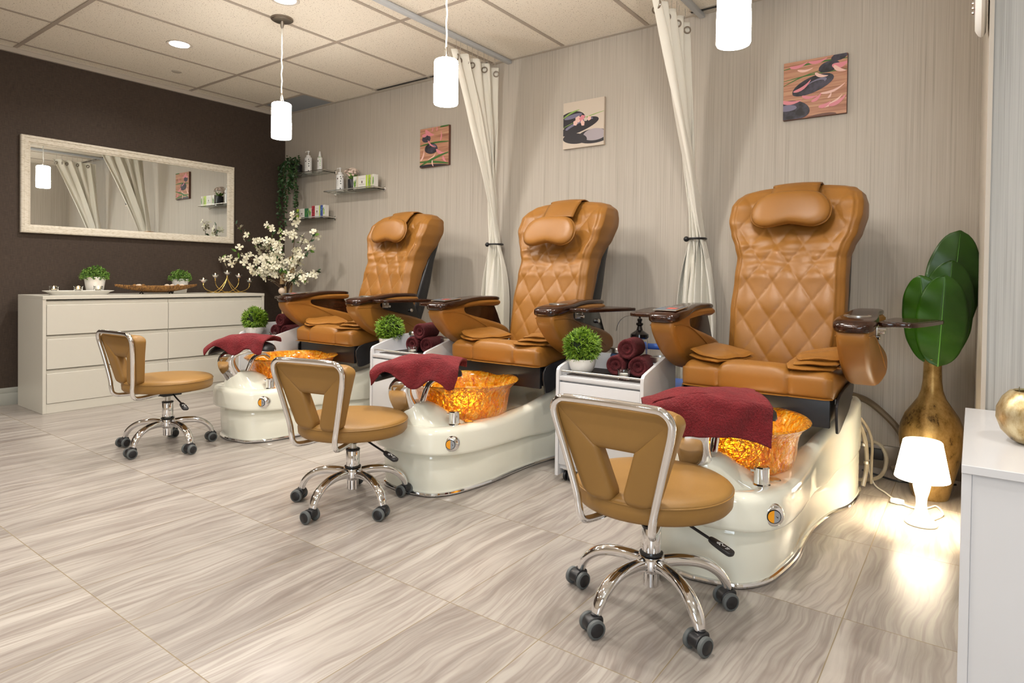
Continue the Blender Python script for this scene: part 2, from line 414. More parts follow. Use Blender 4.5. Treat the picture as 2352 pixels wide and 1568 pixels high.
# pendants
def pendant():
    t = thing('pendant_light', 'leftmost hanging cylinder pendant, lit, in front of the room corner', 'pendant lamp', (2.02, -1.381, H), 0, 'white cylinder pendants in a row')
    MB().lathe([(0, 0), (.066, 0), (.066, -.008), (.058, -.010), (.058, -.014), (.052, -.016), (.012, -.019), (.009, -.05), (.004, -.062), (0, -.062)], m['nickel'], 36).build('canopy', t)
    p = [(0.0018 * sin(i * 1.3), .0018 * cos(i * 1.7), -.06 - i * .0215) for i in range(21)] ; p[-1] = (0, 0, -.495)
    MB().tube(p, .0042, m['acrylic'], 8).build('cord', t)
    MB().lathe([(0, -.455), (.004, -.455), (.006, -.49), (.012, -.505), (.03, -.517), (.031, -.52), (0, -.52)], m['nickel'], 20).tube([(0, 0, -.46), (.026, 0, -.518)], .0012, m['steel'], 6).tube([(0, 0, -.46), (-.026, 0, -.518)], .0012, m['steel'], 6).build('socket', t)
    MB().lathe([(.0, -.518), (.050, -.518), (.056, -.523), (.058, -.53), (.0575, -.60), (.059, -.64), (.059, -.725), (.056, -.732), (.05, -.732), (.05, -.54), (0, -.54)], m['pend'], 40).build('shade', t)
    return t
p1 = pendant()
dup(p1, (3.38, -1.381, H), .5, 'middle hanging cylinder pendant, lit, left of the left curtain')
dup(p1, (4.76, -1.381, H), 1.1, 'rightmost hanging cylinder pendant, lit, cut by the top edge of the photo')
# daylight from a window in the front wall, behind the camera to the right
t = thing('window_1', None, None, (6.3, -5.998, 1.45)); t['kind'] = 'structure'
MB().box((-.75, 0, -.65), (.75, .02, .65), m['sky']).build('pane', t, smooth=False)
MB().box((-.82, 0, -.72), (-.75, .05, .72), m['white'], .004).box((.75, 0, -.72), (.82, .05, .72), m['white'], .004).box((-.82, 0, -.72), (.82, .05, -.65), m['white'], .004).box((-.82, 0, .65), (.82, .05, .72), m['white'], .004).box((-.02, 0, -.65), (.02, .04, .65), m['white'], .004).build('window_frame', t, smooth=False)

# ------------------------------------------------------------------ curtains
def curtain(x, dx, seed, lab, tielab):
    t = thing('curtain', lab, 'curtain', (x, -.35, H - .03), 0, 'white tied back curtains')
    rnd = random.Random(seed); NU, NV = 150, 90; P = []
    tie = (x - .055 + dx, -.075); nf = 4.5
    z0, z1 = 2.40 - (H - .03), .06 - (H - .03)
    for j in range(NV + 1):
        v = j / NV; z = lerp(z0, z1, v); Z = z + H - .03; row = []
        for i in range(NU + 1):
            u = i / NU; ph = u * nf * 2 * PI
            # top: hangs from the track in zigzag pleats
            tx = x + .032 * sin(ph) ; ty = lerp(-.15, -.64, u)
            a = u * 2 * PI * 1.0; bx = tie[0] + (u - .5) * .085 + .009 * sin(ph * 1.3 + 1); by = tie[1] - .03 * cos(ph * 1.6) + .01 * sin(9 * u + seed)
            lx = tie[0] + .005 + (u - .5) * .24 + .018 * sin(ph + 2) ; ly = tie[1] - .045 * cos(ph * 1.2)
            if Z > 1.175:
                s = (2.40 - Z) / (2.40 - 1.175); k = s ** 1.3; w = k
                X = lerp(tx, bx, w); Y = lerp(ty, by, 1 - (1 - s) ** 1.15 if s < 1 else 1)
                X += .02 * sin(PI * s) * sin(ph * .5 + seed)
            else:
                s = (1.175 - Z) / 1.1; k = min(1, s * 2.2) ; k = k * (2 - k)
                X = lerp(bx, lx, k); Y = lerp(by, ly, k)
            n = mnoise.noise(Vector((u * 14, Z * 2.5, seed))) * .008
            row.append((X - x + n, min(Y, -.012) + .35 + n, z))
        P.append(row)
    o = MB().grid(P, m['curtain']).build('cloth', t, sharp=180)
    md = o.modifiers.new('thick', 'SOLIDIFY'); md.thickness = .002
    # grommets along the top hem
    for gI in range(8):
        u = .085 + .83 * gI / 7; ph = u * nf * 2 * PI; X = .032 * sin(ph); Y = lerp(-.15, -.64, u) + .35
        d = Vector((.035 * cos(ph) * nf * 2 * PI, -.49, 0)).normalized(); nrm = d.cross(Vector((0, 0, 1)))
        M = Matrix.Translation((X, Y, z0 - .045)) @ nrm.to_track_quat('Z', 'Y').to_matrix().to_4x4()
        MB().lathe([(.014, -.004), (.021, -.004), (.0225, 0), (.021, .004), (.014, .004), (.014, -.004)], m['nickel'], 20, M=M).build('grommet', t)
        MB().tube([(X * .3, Y, -.0), (X * .6, Y, z0 - .02), (X, Y, z0 - .04)], .0016, m['steel'], 6).build('hook', t)
    # tie back
    z = 1.178 - (H - .03); cx, cy = tie[0] - x, tie[1] + .35
    tie_o = MB().tube([(cx + .052 * cos(a), cy + .05 * sin(a), z) for a in [2 * PI * k / 30 for k in range(30)]], .0065, m['black'], 8, closed=True)
    tie_o.lathe([(.016 * sin(a), .016 * -cos(a)) for a in [PI * k / 10 for k in range(11)]], m['black'], 16, c=(cx - .050, cy - .035, z - .002))
    tb = tie_o.build('tieback', origin=(0, 0, 0)); tb.parent = t; tag(tb, 'black cord tie')
    return t
curtain(2.74, 0.0, 3, 'white curtain on the left, tied back between the left and middle pedicure chairs', '')
curtain(4.11, 0.11, 8, 'white curtain on the right, tied back beside the rightmost pedicure chair', '')

# ------------------------------------------------------------------ prints on the wall
def ell(cx, cy, rx, ry, rot_, z, n=36, a0=0, a1=2 * PI):
    c, s = cos(rad(rot_)), sin(rad(rot_)); out = []
    for k in range(n):
        a = a0 + (a1 - a0) * k / n; x, y = rx * cos(a), ry * sin(a) * (1 if sin(a) > 0 else .8); out.append((cx + x * c - y * s, cy + x * s + y * c))
    return out
def petal(cx, cy, l, w, rot_):
    c, s = cos(rad(rot_)), sin(rad(rot_)); out = []
    for k in range(20):
        a = 2 * PI * k / 20; x = l * cos(a); y = w * sin(a) * (1 - .5 * cos(a)) + .25 * l * (cos(a) ** 2); out.append((cx + x * c - y * s, cy + x * s + y * c))
    return out
def blade(x0, y0, x1, y1, w, bend=.06):
    L = []; Rr = []
    for k in range(13):
        t = k / 12; x, y = lerp(x0, x1, t), lerp(y0, y1, t) + bend * sin(PI * t); ww = w * (sin(PI * (t * .8 + .1)))
        L.append((x, y + ww)); Rr.append((x, y - ww))
    return L + Rr[::-1]
def printmat(name, c, r=.45): return M_('print ' + name, c, r)
t = NT('print wood'); v = t.coord(); n = t.noise(t.mapping(v, (3, 3, 90)), 1, 3, .6); t.set(Base_Color=t.ramp(n, [(.3, srgb('#8f5c46')), (.5, srgb('#b88468')), (.7, srgb('#caa07f'))]), Roughness=.5); PW = t.mat
t = NT('print stone'); v = t.coord(); n = t.noise(v, 18, 4, .6); t.set(Base_Color=t.ramp(n, [(.38, srgb('#1c191d')), (.62, srgb('#474352'))]), Roughness=.45); PS = t.mat
PSH = printmat('stone sheen', '#77738a'); PP = printmat('petal pink', '#d98792'); PL = printmat('petal pale', '#e9c0b4'); PG = printmat('grass green', '#3d6b2c'); PB = printmat('cream ground', '#cfc1b0'); PK = printmat('soft black', '#262228'); PSD = printmat('brown underside', '#6b4335'); PGR = printmat('soft grey', '#a89ea3'); PLG = printmat('light green', '#86a850')
def art(x, shapes, lab, ground, edge_mat):
    c = .155; b = MB(); b.box((-c, -.022, -c), (c, 0, c), edge_mat, .002)
    b.add([(-c + .001, -.0224, -c + .001), (c - .001, -.0224, -c + .001), (c - .001, -.0224, c - .001), (-c + .001, -.0224, c - .001)], [[0, 1, 2, 3]], ground)
    z = -.0226
    for pts, mt in shapes:
        # clip to the canvas (Sutherland-Hodgman)
        P = [(p[0] * c, p[1] * c) for p in pts]; lim = c - .0012
        for ax, sg in ((0, 1), (0, -1), (1, 1), (1, -1)):
            out = []
            for i in range(len(P)):
                a_, b_ = P[i - 1], P[i]; ia, ib = sg * a_[ax] <= lim, sg * b_[ax] <= lim
                if ia != ib:
                    tt = (sg * lim - a_[ax]) / (b_[ax] - a_[ax]); out.append((lerp(a_[0], b_[0], tt), lerp(a_[1], b_[1], tt)))
                if ib: out.append(b_)
            P = out
            if not P: break
        if len(P) > 2: b.add([(p[0], z, p[1]) for p in P], [list(range(len(P)))], mt); z -= .00012
    o = b.build('wall_print', smooth=False); o.location = (x, -.001, 1.965); tag(o, lab, 'picture', 'square stone and petal prints'); return o
G = [(blade(-1.1, .75, 1.1, .82, .03), PG), (blade(-1.1, .35, 1.1, .45, .02), PG), (blade(-1.1, .15, .2, .55, .02), PG)]
art(4.768, G + [(petal(-.5, .8, .3, .05, 10), PP), (petal(.1, .85, .3, .05, 5), PP), (petal(-.3, .62, .25, .04, 0), PL), (ell(.45, .62, .33, .2, 10, 0), PS), (ell(.75, .9, .25, .14, 10, 0), PS), (petal(.8, .62, .26, .09, 10), PP), (petal(.75, .48, .22, .06, -30), PL),
    (ell(-.05, .08, .68, .30, 18, 0), PS), (ell(.05, .14, .35, .12, 18, 0), PSH), (ell(.0, .08, .33, .12, 18, 0), PS), (petal(-.35, .05, .33, .05, 32), PP), (petal(.2, .36, .22, .05, -20), PL), (petal(.6, -.2, .4, .04, 18), PL), (petal(-.15, -.32, .25, .05, -5), PP), (petal(.1, -.38, .2, .05, 40), PP),
    (ell(-.75, -.72, .62, .38, -6, 0), PS), (ell(-.85, -.6, .3, .12, 0, 0), PSH), (petal(-.75, -.42, .36, .06, -4), PP), (petal(.55, -.62, .4, .05, 25), PL), (petal(.35, -.66, .2, .06, 20), PP), (petal(.75, -.6, .3, .06, 30), PP), (petal(.5, -.35, .1, .03, 60), PL), (ell(.2, -1.02, .5, .1, 4, 0), PSD)],
    'square wall print of black stones and pink petals above the rightmost pedicure chair', PW, PSD)
art(3.365, [(ell(-.6, .2, .7, .38, 6, 0), PK), (ell(-.5, .36, .45, .10, 8, 0), PSH), (blade(-1.1, .28, -.2, .62, .04), PLG), (blade(-1.1, -.1, 1.1, .42, .02, .06), PLG), (ell(.5, -.62, .8, .34, 0, 0), PK), (ell(.55, -.55, .55, .28, 0, 0), PGR), (ell(-.2, -.12, .98, .28, 14, 0), PK), (ell(-.2, -.0, .7, .13, 14, 0), PSH), (ell(-.1, -.08, .75, .13, 14, 0), PK),
    (ell(-.4, -.62, .6, .25, -6, 0), PK), (ell(-.25, .2, .16, .17, 0, 0, 5), PL), (ell(-.05, .24, .17, .13, 30, 0, 5), PP), (ell(-.38, .06, .12, .14, 0, 0, 5), PL), (ell(-.02, .02, .1, .17, 20, 0, 5), PL), (ell(.3, .18, .11, .12, 40, 0, 5), PL), (ell(.13, .16, .1, .1, 10, 0, 5), PB)],
    'square wall print of black stones with pink salt crystals on a cream ground', PB, PB)
art(2.018, [(ell(-.55, .45, .3, .22, 0, 0), PS), (petal(-.35, .68, .35, .1, -25), PP), (petal(-.6, .66, .25, .08, 20), PP), (petal(.5, .5, .25, .04, 85), PP), (petal(-.1, .9, .12, .03, 80), PP), (petal(.2, .9, .12, .03, 90), PP), (blade(-1.1, .12, 1.1, .16, .045), PG), (ell(-.2, -.1, .45, .3, -4, 0), PS), (ell(-.1, .02, .25, .1, -10, 0), PSH), (ell(-.12, -.03, .25, .1, -10, 0), PS), (petal(-.2, .1, .35, .04, -35), PP),
    (petal(.45, -.35, .36, .07, -20), PP), (petal(-.75, -.4, .3, .05, 65), PL), (petal(-.1, -.55, .3, .05, 30), PL), (blade(-1.1, -.7, 1.1, -.95, .06), PG), (blade(-1.1, -.95, 1.1, -.35, .06), PG), (petal(.7, -.72, .2, .06, -50), PP), (ell(0, -.98, 1.1, .1, -3, 0), PK), (petal(-.1, -.85, .18, .04, -75), PL), (ell(.9, .98, .5, .06, 4, 0), PG)],
    'square wall print of two black stones and pink petals left of the left curtain', PW, PSD)
# ------------------------------------------------------------------ pedicure chairs
YO = -.9      # the chair's own origin lies at world y = -.9
def CY(y): return y - YO
class CB(MB):
    def part(s, name, parent, **k):
        s.v = [Vector((p.x, p.y - YO, p.z)) for p in s.v]; return s.build(name, parent, **k)
LOW = [(0, -1.745), (.08, -1.732), (.14, -1.71), (.188, -1.635), (.208, -1.53), (.220, -1.40), (.215, -1.234), (.217, -1.07), (.243, -.886), (.285, -.755), (.300, -.60), (.29, -.47), (.24, -.40), (.12, -.37), (0, -.365)]
UP = [(0, -1.790), (.09, -1.782), (.17, -1.75), (.222, -1.675), (.244, -1.58), (.250, -1.45), (.244, -1.28), (.238, -1.07), (.258, -.886), (.298, -.755), (.308, -.60), (.296, -.47), (.245, -.40), (.12, -.37), (0, -.365)]
RIM = [(-1.83, .304), (-1.6, .298), (-1.45, .292), (-1.3, .290), (-1.12, .306), (-.9, .352), (-.75, .395), (-.6, .425), (-.45, .425), (-.36, .40)]
def outline(H_, n=5):
    R_h = spline([(x, y, 0) for x, y in H_], n); L_h = [Vector((-p.x, p.y, 0)) for p in R_h[1:-1]][::-1]; return R_h + L_h
def make_tub(root):
    lo, up = outline(LOW), outline(UP); n = len(lo); c = Vector((0, -1.1, 0)); b = CB(); rings = []
    def ring(f, zf, sc=0.0, dz=0):
        out = []
        for i in range(n):
            p = lerp(lo[i], up[i], f); d = (p - Vector((0, max(-1.5, min(-.7, p.y)), 0)))
            q = p - d.normalized() * sc if d.length > 1e-4 else p
            out.append(Vector((q.x, q.y, zf(p.y) + dz)))
        return out
    rz = lambda y: tab(RIM, y)
    led = lambda y: tab([(-1.83, .192), (-1.5, .176), (-1.2, .165), (-.95, .150), (-.8, .19), (-.6, .21), (-.36, .2)], y)
    rings.append(ring(0, lambda y: 0.004)); rings.append(ring(.05, lambda y: .02)); rings.append(ring(.16, lambda y: led(y) * .35)); rings.append(ring(.24, lambda y: led(y) - .028))
    rings.append(ring(.20, lambda y: led(y) - .006, .004)); rings.append(ring(.20, lambda y: led(y) - .001, .008)); rings.append(ring(.90, lambda y: led(y) + .000)); rings.append(ring(.97, lambda y: led(y) + .004)); rings.append(ring(1.0, lambda y: led(y) + .012))
    for k in range(1, 5): rings.append(ring(1.0, lambda y, k=k: lerp(led(y) + .02, rz(y) - .03, k / 4)))
    for k in range(1, 6):
        a = k / 5 * PI / 2; rings.append(ring(1.0, rz, .03 * (1 - cos(a)), -.03 * (1 - sin(a))))
    dk = lambda y: min(rz(y), .292)
    rings.append(ring(1.0, rz, .038)); rings.append(ring(1.0, lambda y: lerp(rz(y), dk(y), .15), .05)); rings.append(ring(1.0, lambda y: lerp(rz(y), dk(y), .7), .07)); rings.append(ring(1.0, lambda y: dk(y) - .006, .085)); rings.append(ring(1.0, lambda y: .282, .12)); rings.append(ring(1.0, lambda y: .280, .19))
    b.loft(rings, m['gel'])
    # raised nose that carries the foot rest
    rr = []
    for z, w, y0, y1 in ((.24, .175, -1.765, -1.40), (.29, .150, -1.762, -1.44), (.31, .128, -1.758, -1.47), (.335, .105, -1.756, -1.52), (.358, .088, -1.754, -1.56), (.378, .074, -1.75, -1.60), (.388, .060, -1.745, -1.63), (.390, .03, -1.73, -1.66)):
        cy = (y0 + y1) / 2; hy = (y1 - y0) / 2; rr.append([Vector((w * (abs(cos(a)) ** .75) * (1 if cos(a) > 0 else -1), cy + hy * (abs(sin(a)) ** .85) * (1 if sin(a) > 0 else -1), z)) for a in [2 * PI * k / 40 for k in range(40)]])
    b.loft(rr, m['gel'])
    # shallow recess panel beside the knob and the swelling under the rim at the rear
    tub = b.part('tub_base', root, sharp=38); tub['label'] = 'glossy cream acrylic foot tub'
    trim = CB().tube([p + Vector((0, 0, .011)) + (p - Vector((0, max(-1.5, min(-.7, p.y)), 0))).normalized() * .006 for p in lo], .0085, m['chrome'], 8, closed=True).part('floor_trim', root); trim['label'] = 'chrome trim at the floor'
    # knob on the front right, faucet, drain button
    k = CB(); M = Matrix.Translation((.214, -1.672, .234)) @ Matrix.Rotation(rad(32), 4, 'Z') @ Matrix.Rotation(rad(90), 4, 'X')
    k.lathe([(0, .022), (.022, .022), (.028, .019), (.034, .012), (.036, 0), (.036, -.02), (0, -.02)], m['chrome'], 32, M=M)
    k.lathe([(.0, .024), (.021, .0235), (.0215, .021)], m['blackgloss'], 28, M=M)
    half = [(.0185 * cos(a), .0185 * sin(a), .0246) for a in [PI / 2 + PI * i / 14 for i in range(15)]]; k.add(half, [list(range(15))], m['orange'], M)
    half = [(.0185 * cos(a), .0185 * sin(a), .0246) for a in [-PI / 2 + PI * i / 14 for i in range(15)]]; k.add(half, [list(range(15))], m['rubber2'], M)
    k.add([(.004, .003, .025), (.012, -.001, .025), (.010, -.004, .025)], [[0, 1, 2]], m['black'], M)
    k.part('jet_knob', root)['label'] = 'round chrome control with an orange half'
    f = CB(); f.lathe([(0, .285), (.029, .285), (.029, .296), (.024, .300), (.023, .345), (.024, .349), (.020, .353), (0, .354)], m['chrome'], 28, c=(.165, -1.60, 0)); f.tube([(.165, -1.60, .335), (.135, -1.615, .339)], .005, m['chrome'], 8); f.part('faucet_handle', root)
    CB().lathe([(0, .290), (.021, .290), (.021, .295), (.017, .298), (0, .298)], m['steel'], 24, c=(.185, -1.525, 0)).part('drain_button', root)
    # amber bowl
    b = CB(); prof = []; S = 72; rs = [(.0, .286), (.10, .286), (.190, .288), (.202, .298), (.207, .33), (.212, .37), (.219, .402), (.234, .425), (.250, .437), (.256, .443), (.250, .448), (.236, .442), (.222, .425), (.209, .402), (.202, .37), (.197, .33), (.190, .305), (.16, .298), (0, .296)]
    rings = []
    for i, (r, z) in enumerate(rs):
        ring = []
        for s_ in range(S):
            a = 2 * PI * s_ / S; amp = .0045 if .30 < z < .435 else .0008
            d = mnoise.noise(Vector((cos(a) * 7, sin(a) * 7, z * 22 + (5 if i > 9 else 0)))) * amp * 1.6
            ring.append(Vector(((r + d) * cos(a) * 1.0, -1.345 + (r + d) * sin(a) * 1.10, z)))
        rings.append(ring)
    b.loft(rings, m['amber']); b.part('bowl', root, sharp=80)['label'] = 'amber hammered glass bowl'
    # water spout over the far rim
    CB().tube(spline([(.03, -1.66, .38), (.03, -1.62, .455), (.035, -1.565, .47), (.04, -1.53, .45)], 6), .014, m['chrome'], 12).part('spout', root)
    # foot rest: arched chrome pedestal and black pad
    p = CB(); rings = []
    path = spline([(.005, -1.715, .345), (.0, -1.745, .39), (-.0, -1.765, .43), (.005, -1.768, .465), (.02, -1.745, .495), (.035, -1.70, .512)], 6)
    for i, q in enumerate(path):
        tt = i / (len(path) - 1); w = lerp(.054, .046, tt); th = lerp(.030, .020, tt)
        d = (path[min(i + 1, len(path) - 1)] - path[max(i - 1, 0)]).normalized(); sd = Vector((cos(rad(26)), sin(rad(26)), 0)); nn = d.cross(sd).normalized()
        rings.append([q + sd * w * (abs(cos(a)) ** .6) * (1 if cos(a) > 0 else -1) + nn * th * (abs(sin(a)) ** .7) * (1 if sin(a) > 0 else -1) for a in [2 * PI * k / 28 for k in range(28)]])
    p.loft(rings, m['chrome']); p.part('footrest_pedestal', root)
    M = Matrix.Translation((.035, -1.695, .520)) @ Matrix.Rotation(rad(29), 4, 'Z') @ Matrix.Rotation(rad(-5), 4, 'Y'); pr = []
    for i in range(25):
        u = -1 + 2 * i / 24; x = .195 * u; dz = -.035 * abs(u) ** 2.2 + .03; e = (1 - abs(u) ** 6) ** .5 * .92 + .08
        pr.append([Vector((x, .072 * e * (abs(cos(a)) ** .7) * (1 if cos(a) > 0 else -1), dz - .005 + .021 * e * (abs(sin(a)) ** .8) * (1 if sin(a) > 0 else -1) - .018 * abs(cos(a)) ** 2)) for a in [2 * PI * k / 28 for k in range(28)]])
    b = CB().loft(pr, m['black'], M=M); b.part('footrest_pad', root)

def make_back(root):
    W = [(.50, .222), (.60, .238), (.80, .245), (.95, .240), (1.05, .238), (1.10, .251), (1.16, .276), (1.24, .293), (1.30, .292), (1.345, .279), (1.375, .250), (1.39, .20), (1.398, .12), (1.40, .05)]
    YC = [(.50, -.70), (.6, -.69), (.8, -.645), (.95, -.60), (1.05, -.555), (1.2, -.49), (1.3, -.45), (1.37, -.41), (1.40, -.375)]
    BG = [(.5, .0), (.9, .006), (1.02, .020), (1.12, .042), (1.22, .064), (1.31, .054), (1.4, .0)]
    TH = [(.5, .10), (.8, .13), (1.1, .155), (1.25, .17), (1.33, .15), (1.38, .09), (1.40, .03)]
    NU, NV = 96, 165; b = CB(); rings = []; zs = [.50 + .90 * (1 - (1 - j / NV) ** 1.0) for j in range(NV + 1)]
    for z in zs:
        w = tab(W, z); yc = tab(YC, z); bg = tab(BG, z); th = tab(TH, z); r = min(.035, th * .45, w * .5); ring = []
        top = max(0, (z - 1.30) / .10); 
        for i in range(NU + 1):
            s_ = -1 + 2 * i / NU; x = s_ * (w - r * .5); e = max(0, (abs(s_) - .90) / .10)
            y = yc - bg * abs(s_) ** 2.4 + r * .55 * e ** 2
            # quilting
            gx, gz = x / .116, (z - .03 * 0) / .170
            q = abs(sin(PI * (gx + gz)) * sin(PI * (gx - gz))) ** .34
            fade = max(0, 1 - (abs(s_) / .97) ** 14) * min(1, (1.40 - z) / .03) * min(1, max(0, (z - .52) / .03))
            y -= .0100 * q * fade
            wr = mnoise.noise(Vector((x * 9, z * 34, 1))) * .010 * math.exp(-((z - 1.07) / .08) ** 2) * fade
            y -= wr
            # side seam
            y += .006 * math.exp(-((abs(s_) - .955) / .018) ** 2) * (1 if z < 1.35 else 0)
            ring.append(Vector((x, y, z)))
        yS = ring[-1].y; yB = yc + th
        for k in range(1, 6):
            a = k / 5; ring.append(Vector((w - r * .5 + r * .5 * sin(a * PI / 2), yS + r * .6 * a, z)))
        ring.append(Vector((w, lerp(yS + r * .6, yB, .5), z))); ring.append(Vector((w, yB - .01, z))); ring.append(Vector((w - .012, yB, z)))
        ring.append(Vector((0, yB, z))); ring.append(Vector((-w + .012, yB, z))); ring.append(Vector((-w, yB - .01, z))); ring.append(Vector((-w, lerp(yS + r * .6, yB, .5), z)))
        for k in range(5, 0, -1):
            a = k / 5; ring.append(Vector((-(w - r * .5 + r * .5 * sin(a * PI / 2)), yS + r * .6 * a, z)))
        rings.append(ring)
    b.loft(rings, m['leather']); b.part('backrest', root, sharp=60)['label'] = 'caramel leather backrest quilted in diamonds'
    b = CB(); rings = []
    for z, w, y0, y1 in ((.56, .20, -.60, -.50), (.62, .225, -.57, -.43), (.75, .235, -.54, -.385), (.9, .235, -.48, -.345), (1.05, .232, -.41, -.315), (1.18, .235, -.345, -.275), (1.25, .225, -.30, -.262), (1.27, .19, -.29, -.27)):
        cy = (y0 + y1) / 2; hy = (y1 - y0) / 2; rings.append([Vector((w * (abs(cos(a)) ** .35) * (1 if cos(a) > 0 else -1), cy + hy * (abs(sin(a)) ** .5) * (1 if sin(a) > 0 else -1), z)) for a in [2 * PI * k / 36 for k in range(36)]])
    b.loft(rings, m['black']); b.part('back_shell', root)
def bean(w, h, d, mat, M):
    b = CB(); N = 56; rings = []
    pts = []
    for k in range(N):
        a = 2 * PI * k / N; x = w * (abs(cos(a)) ** .62) * (1 if cos(a) > 0 else -1); z = h * (abs(sin(a)) ** .70) * (1 if sin(a) > 0 else -1)
        if z < 0: z += .30 * h * math.exp(-(x / (w * .45)) ** 2)
        x *= (1 - .14 * (z / h if z > 0 else 0)); pts.append((x, z))
    prof = [(0.0, 1), (.4, .99), (.7, .93), (.86, .78), (.95, .55), (1.0, 0.20)]
    for s_, t_ in prof: rings.append([Vector((p[0] * s_, -d * t_, p[1] * s_)) for p in pts])
    for s_, t_ in ((.995, .13), (1.022, .08), (1.028, .0), (1.022, -.08), (.995, -.13)): rings.append([Vector((p[0] * s_, -d * t_, p[1] * s_)) for p in pts])
    for s_, t_ in prof[::-1][1:]: rings.append([Vector((p[0] * s_, d * t_ * .4, p[1] * s_)) for p in pts])
    rings[0] = [Vector((p[0] * .02, -d, p[1] * .02)) for p in pts]; rings[-1] = [Vector((p[0] * .02, d * .4, p[1] * .02)) for p in pts]
    b.loft(rings, mat, M=M); return b
def make_pillow(root):
    tilt = Matrix.Rotation(rad(-20), 4, 'X')
    M = Matrix.Translation((0, -.545, 1.268)) @ tilt
    o = bean(.172, .096, .030, m['leather'], M); p = o.part('head_pillow', root, sharp=70); p['label'] = 'bean shaped head pillow'
    pts = spline([(0, -.53, 1.30), (0, -.500, 1.34), (0, -.455, 1.385), (0, -.405, 1.409), (0, -.36, 1.412), (0, -.30, 1.395), (0, -.265, 1.35), (0, -.25, 1.28)], 5)
    b = CB(); P = []
    for q in pts: P.append([Vector((x, q.y + .016 * (abs(x) / .105) ** 2 * (1 if q.z < 1.40 and q.y < -.42 else 0), q.z - .006 * (abs(x) / .105) ** 2)) for x in [-.105 + .21 * i / 12 for i in range(13)]])
    b.grid(P, m['leather']); s = b.part('strap', p, sharp=80); md = s.modifiers.new('t', 'SOLIDIFY'); md.thickness = .006; md.offset = 0
    return p
def make_seat(root):
    b = CB(); rings = []; N = 60
    for i in range(N + 1):
        x = -.285 + .57 * i / N; e = 1 - max(0, (abs(x) - .255) / .03) ** 2 * .9; u = abs(x)
        bulge = .014 * max(0, 1 - (u / .135) ** 4) ; seam = .007 * math.exp(-((u - .135) / .005) ** 2)
        top = .600 + bulge - (1 - e) * .02; fr = -1.128 - bulge * .4 + seam + (1 - e) * .02
        prof = [(fr + .030, .502), (fr + .008, .505), (fr, .520), (fr - .002, .55), (fr, .575), (fr + .012, top - .012), (fr + .035, top - .001 - seam), (fr + .09, top + .002 - seam), (fr + .2, top - .012), (-.72, .575), (-.62, .56), (-.60, .53), (-.62, .50)]
        S = spline([(0, a, c) for a, c in prof], 3, True)
        rings.append([Vector((x, q.y, q.z)) for q in S])
    b.loft(rings, m['leather']); b.part('seat_cushion', root, sharp=60)
    # black box under the seat with its side covers
    b = CB().box((-.272, -1.09, .392), (.272, -1.07, .505), m['black'], .002).box((-.262, -1.07, .40), (.262, -.60, .505), m['black'], .002); b.part('seat_skirt', root)
    for sx in (-1, 1):
        o_ = [(-1.075, .50), (-1.082, .39), (-1.05, .372), (-.95, .395), (-.82, .43), (-.74, .48), (-.72, .515), (-.80, .53)]
        b = CB().prism(spline_xy(o_, 4), .010, m['black'], axis='x', a=(.290 if sx > 0 else -.300), inset=.003)
        b.box((.27 * sx - .004, -.95, .46), (.27 * sx + .022 * sx + .004, -.90, .48), m['steel']); b.part('side_cover', root)
def spline_xy(P, n=5, closed=True): return [(q.x, q.y) for q in spline([(a, c, 0) for a, c in P], n, closed)]
def pad(corners, th, nz, mat, seed=0, n=26, rc=.16):
    """soft pad between four corners (a,b,c,d), rounded edge, two faces"""
    A, B, C_, D = [Vector(c) for c in corners]; rings = []; M_pts = []
    nrm = ((B - A).cross(D - A)).normalized(); nrm = nrm if nrm.z > 0 else -nrm
    top = []; N = n
    def sq(u, v):
        # squash the square towards a rounded one
        uu = u * math.sqrt(max(0, 1 - rc * v * v)); vv = v * math.sqrt(max(0, 1 - rc * u * u)); return (uu + 1) / 2, (vv + 1) / 2
    b = MB()
    for side in (1, -1):
        P = []
        for j in range(N + 1):
            row = []
            for i in range(N + 1):
                u, v = -1 + 2 * i / N, -1 + 2 * j / N; a, c = sq(u, v); p = (A * (1 - a) + B * a) * (1 - c) + (D * (1 - a) + C_ * a) * c
                e = (max(0, 1 - max(abs(u), abs(v)) ** 8)) ** .5
                w = mnoise.noise(Vector((p.x * 11, p.y * 11, seed))) * nz
                seam = .0025 * (1 if .86 < max(abs(u), abs(v)) < .93 else 0)
                row.append(p + nrm * (w + side * (th * .5 * e) - (seam if side > 0 else 0)))
            P.append(row)
        b.grid(P, mat)
    return b
def make_flaps(root):
    L = m['leather']
    b = CB(); 
    for k, dz in enumerate((0, .015)):
        q = pad([(-.292, -1.06 + .01 * k, .618 + dz + (.006 if k else 0)), (-.262, -.80, .640 + dz), (-.045, -.86, .612 + dz * .8), (-.13, -1.155 + .012 * k, .607 + dz * .6)], .018, .007, L, 3 + k, rc=.20); b.add(q.v, q.f, L)
    b.part('seat_flap', root, sharp=80)
    b = CB()
    cr = [[(.125, -1.15, .612), (.29, -1.08, .606), (.285, -.80, .645), (.07, -.83, .608)], [(.14, -1.13, .628), (.302, -1.065, .626), (.292, -.82, .660), (.09, -.84, .622)], [(.16, -1.105, .640), (.300, -1.05, .650), (.296, -.84, .674), (.10, -.85, .634)]]
    for k, c in enumerate(cr):
        q = pad(c, .018, .012, L, 9 + 3 * k, rc=.22); b.add(q.v, q.f, L)
    b.part('seat_flap', root, sharp=80)
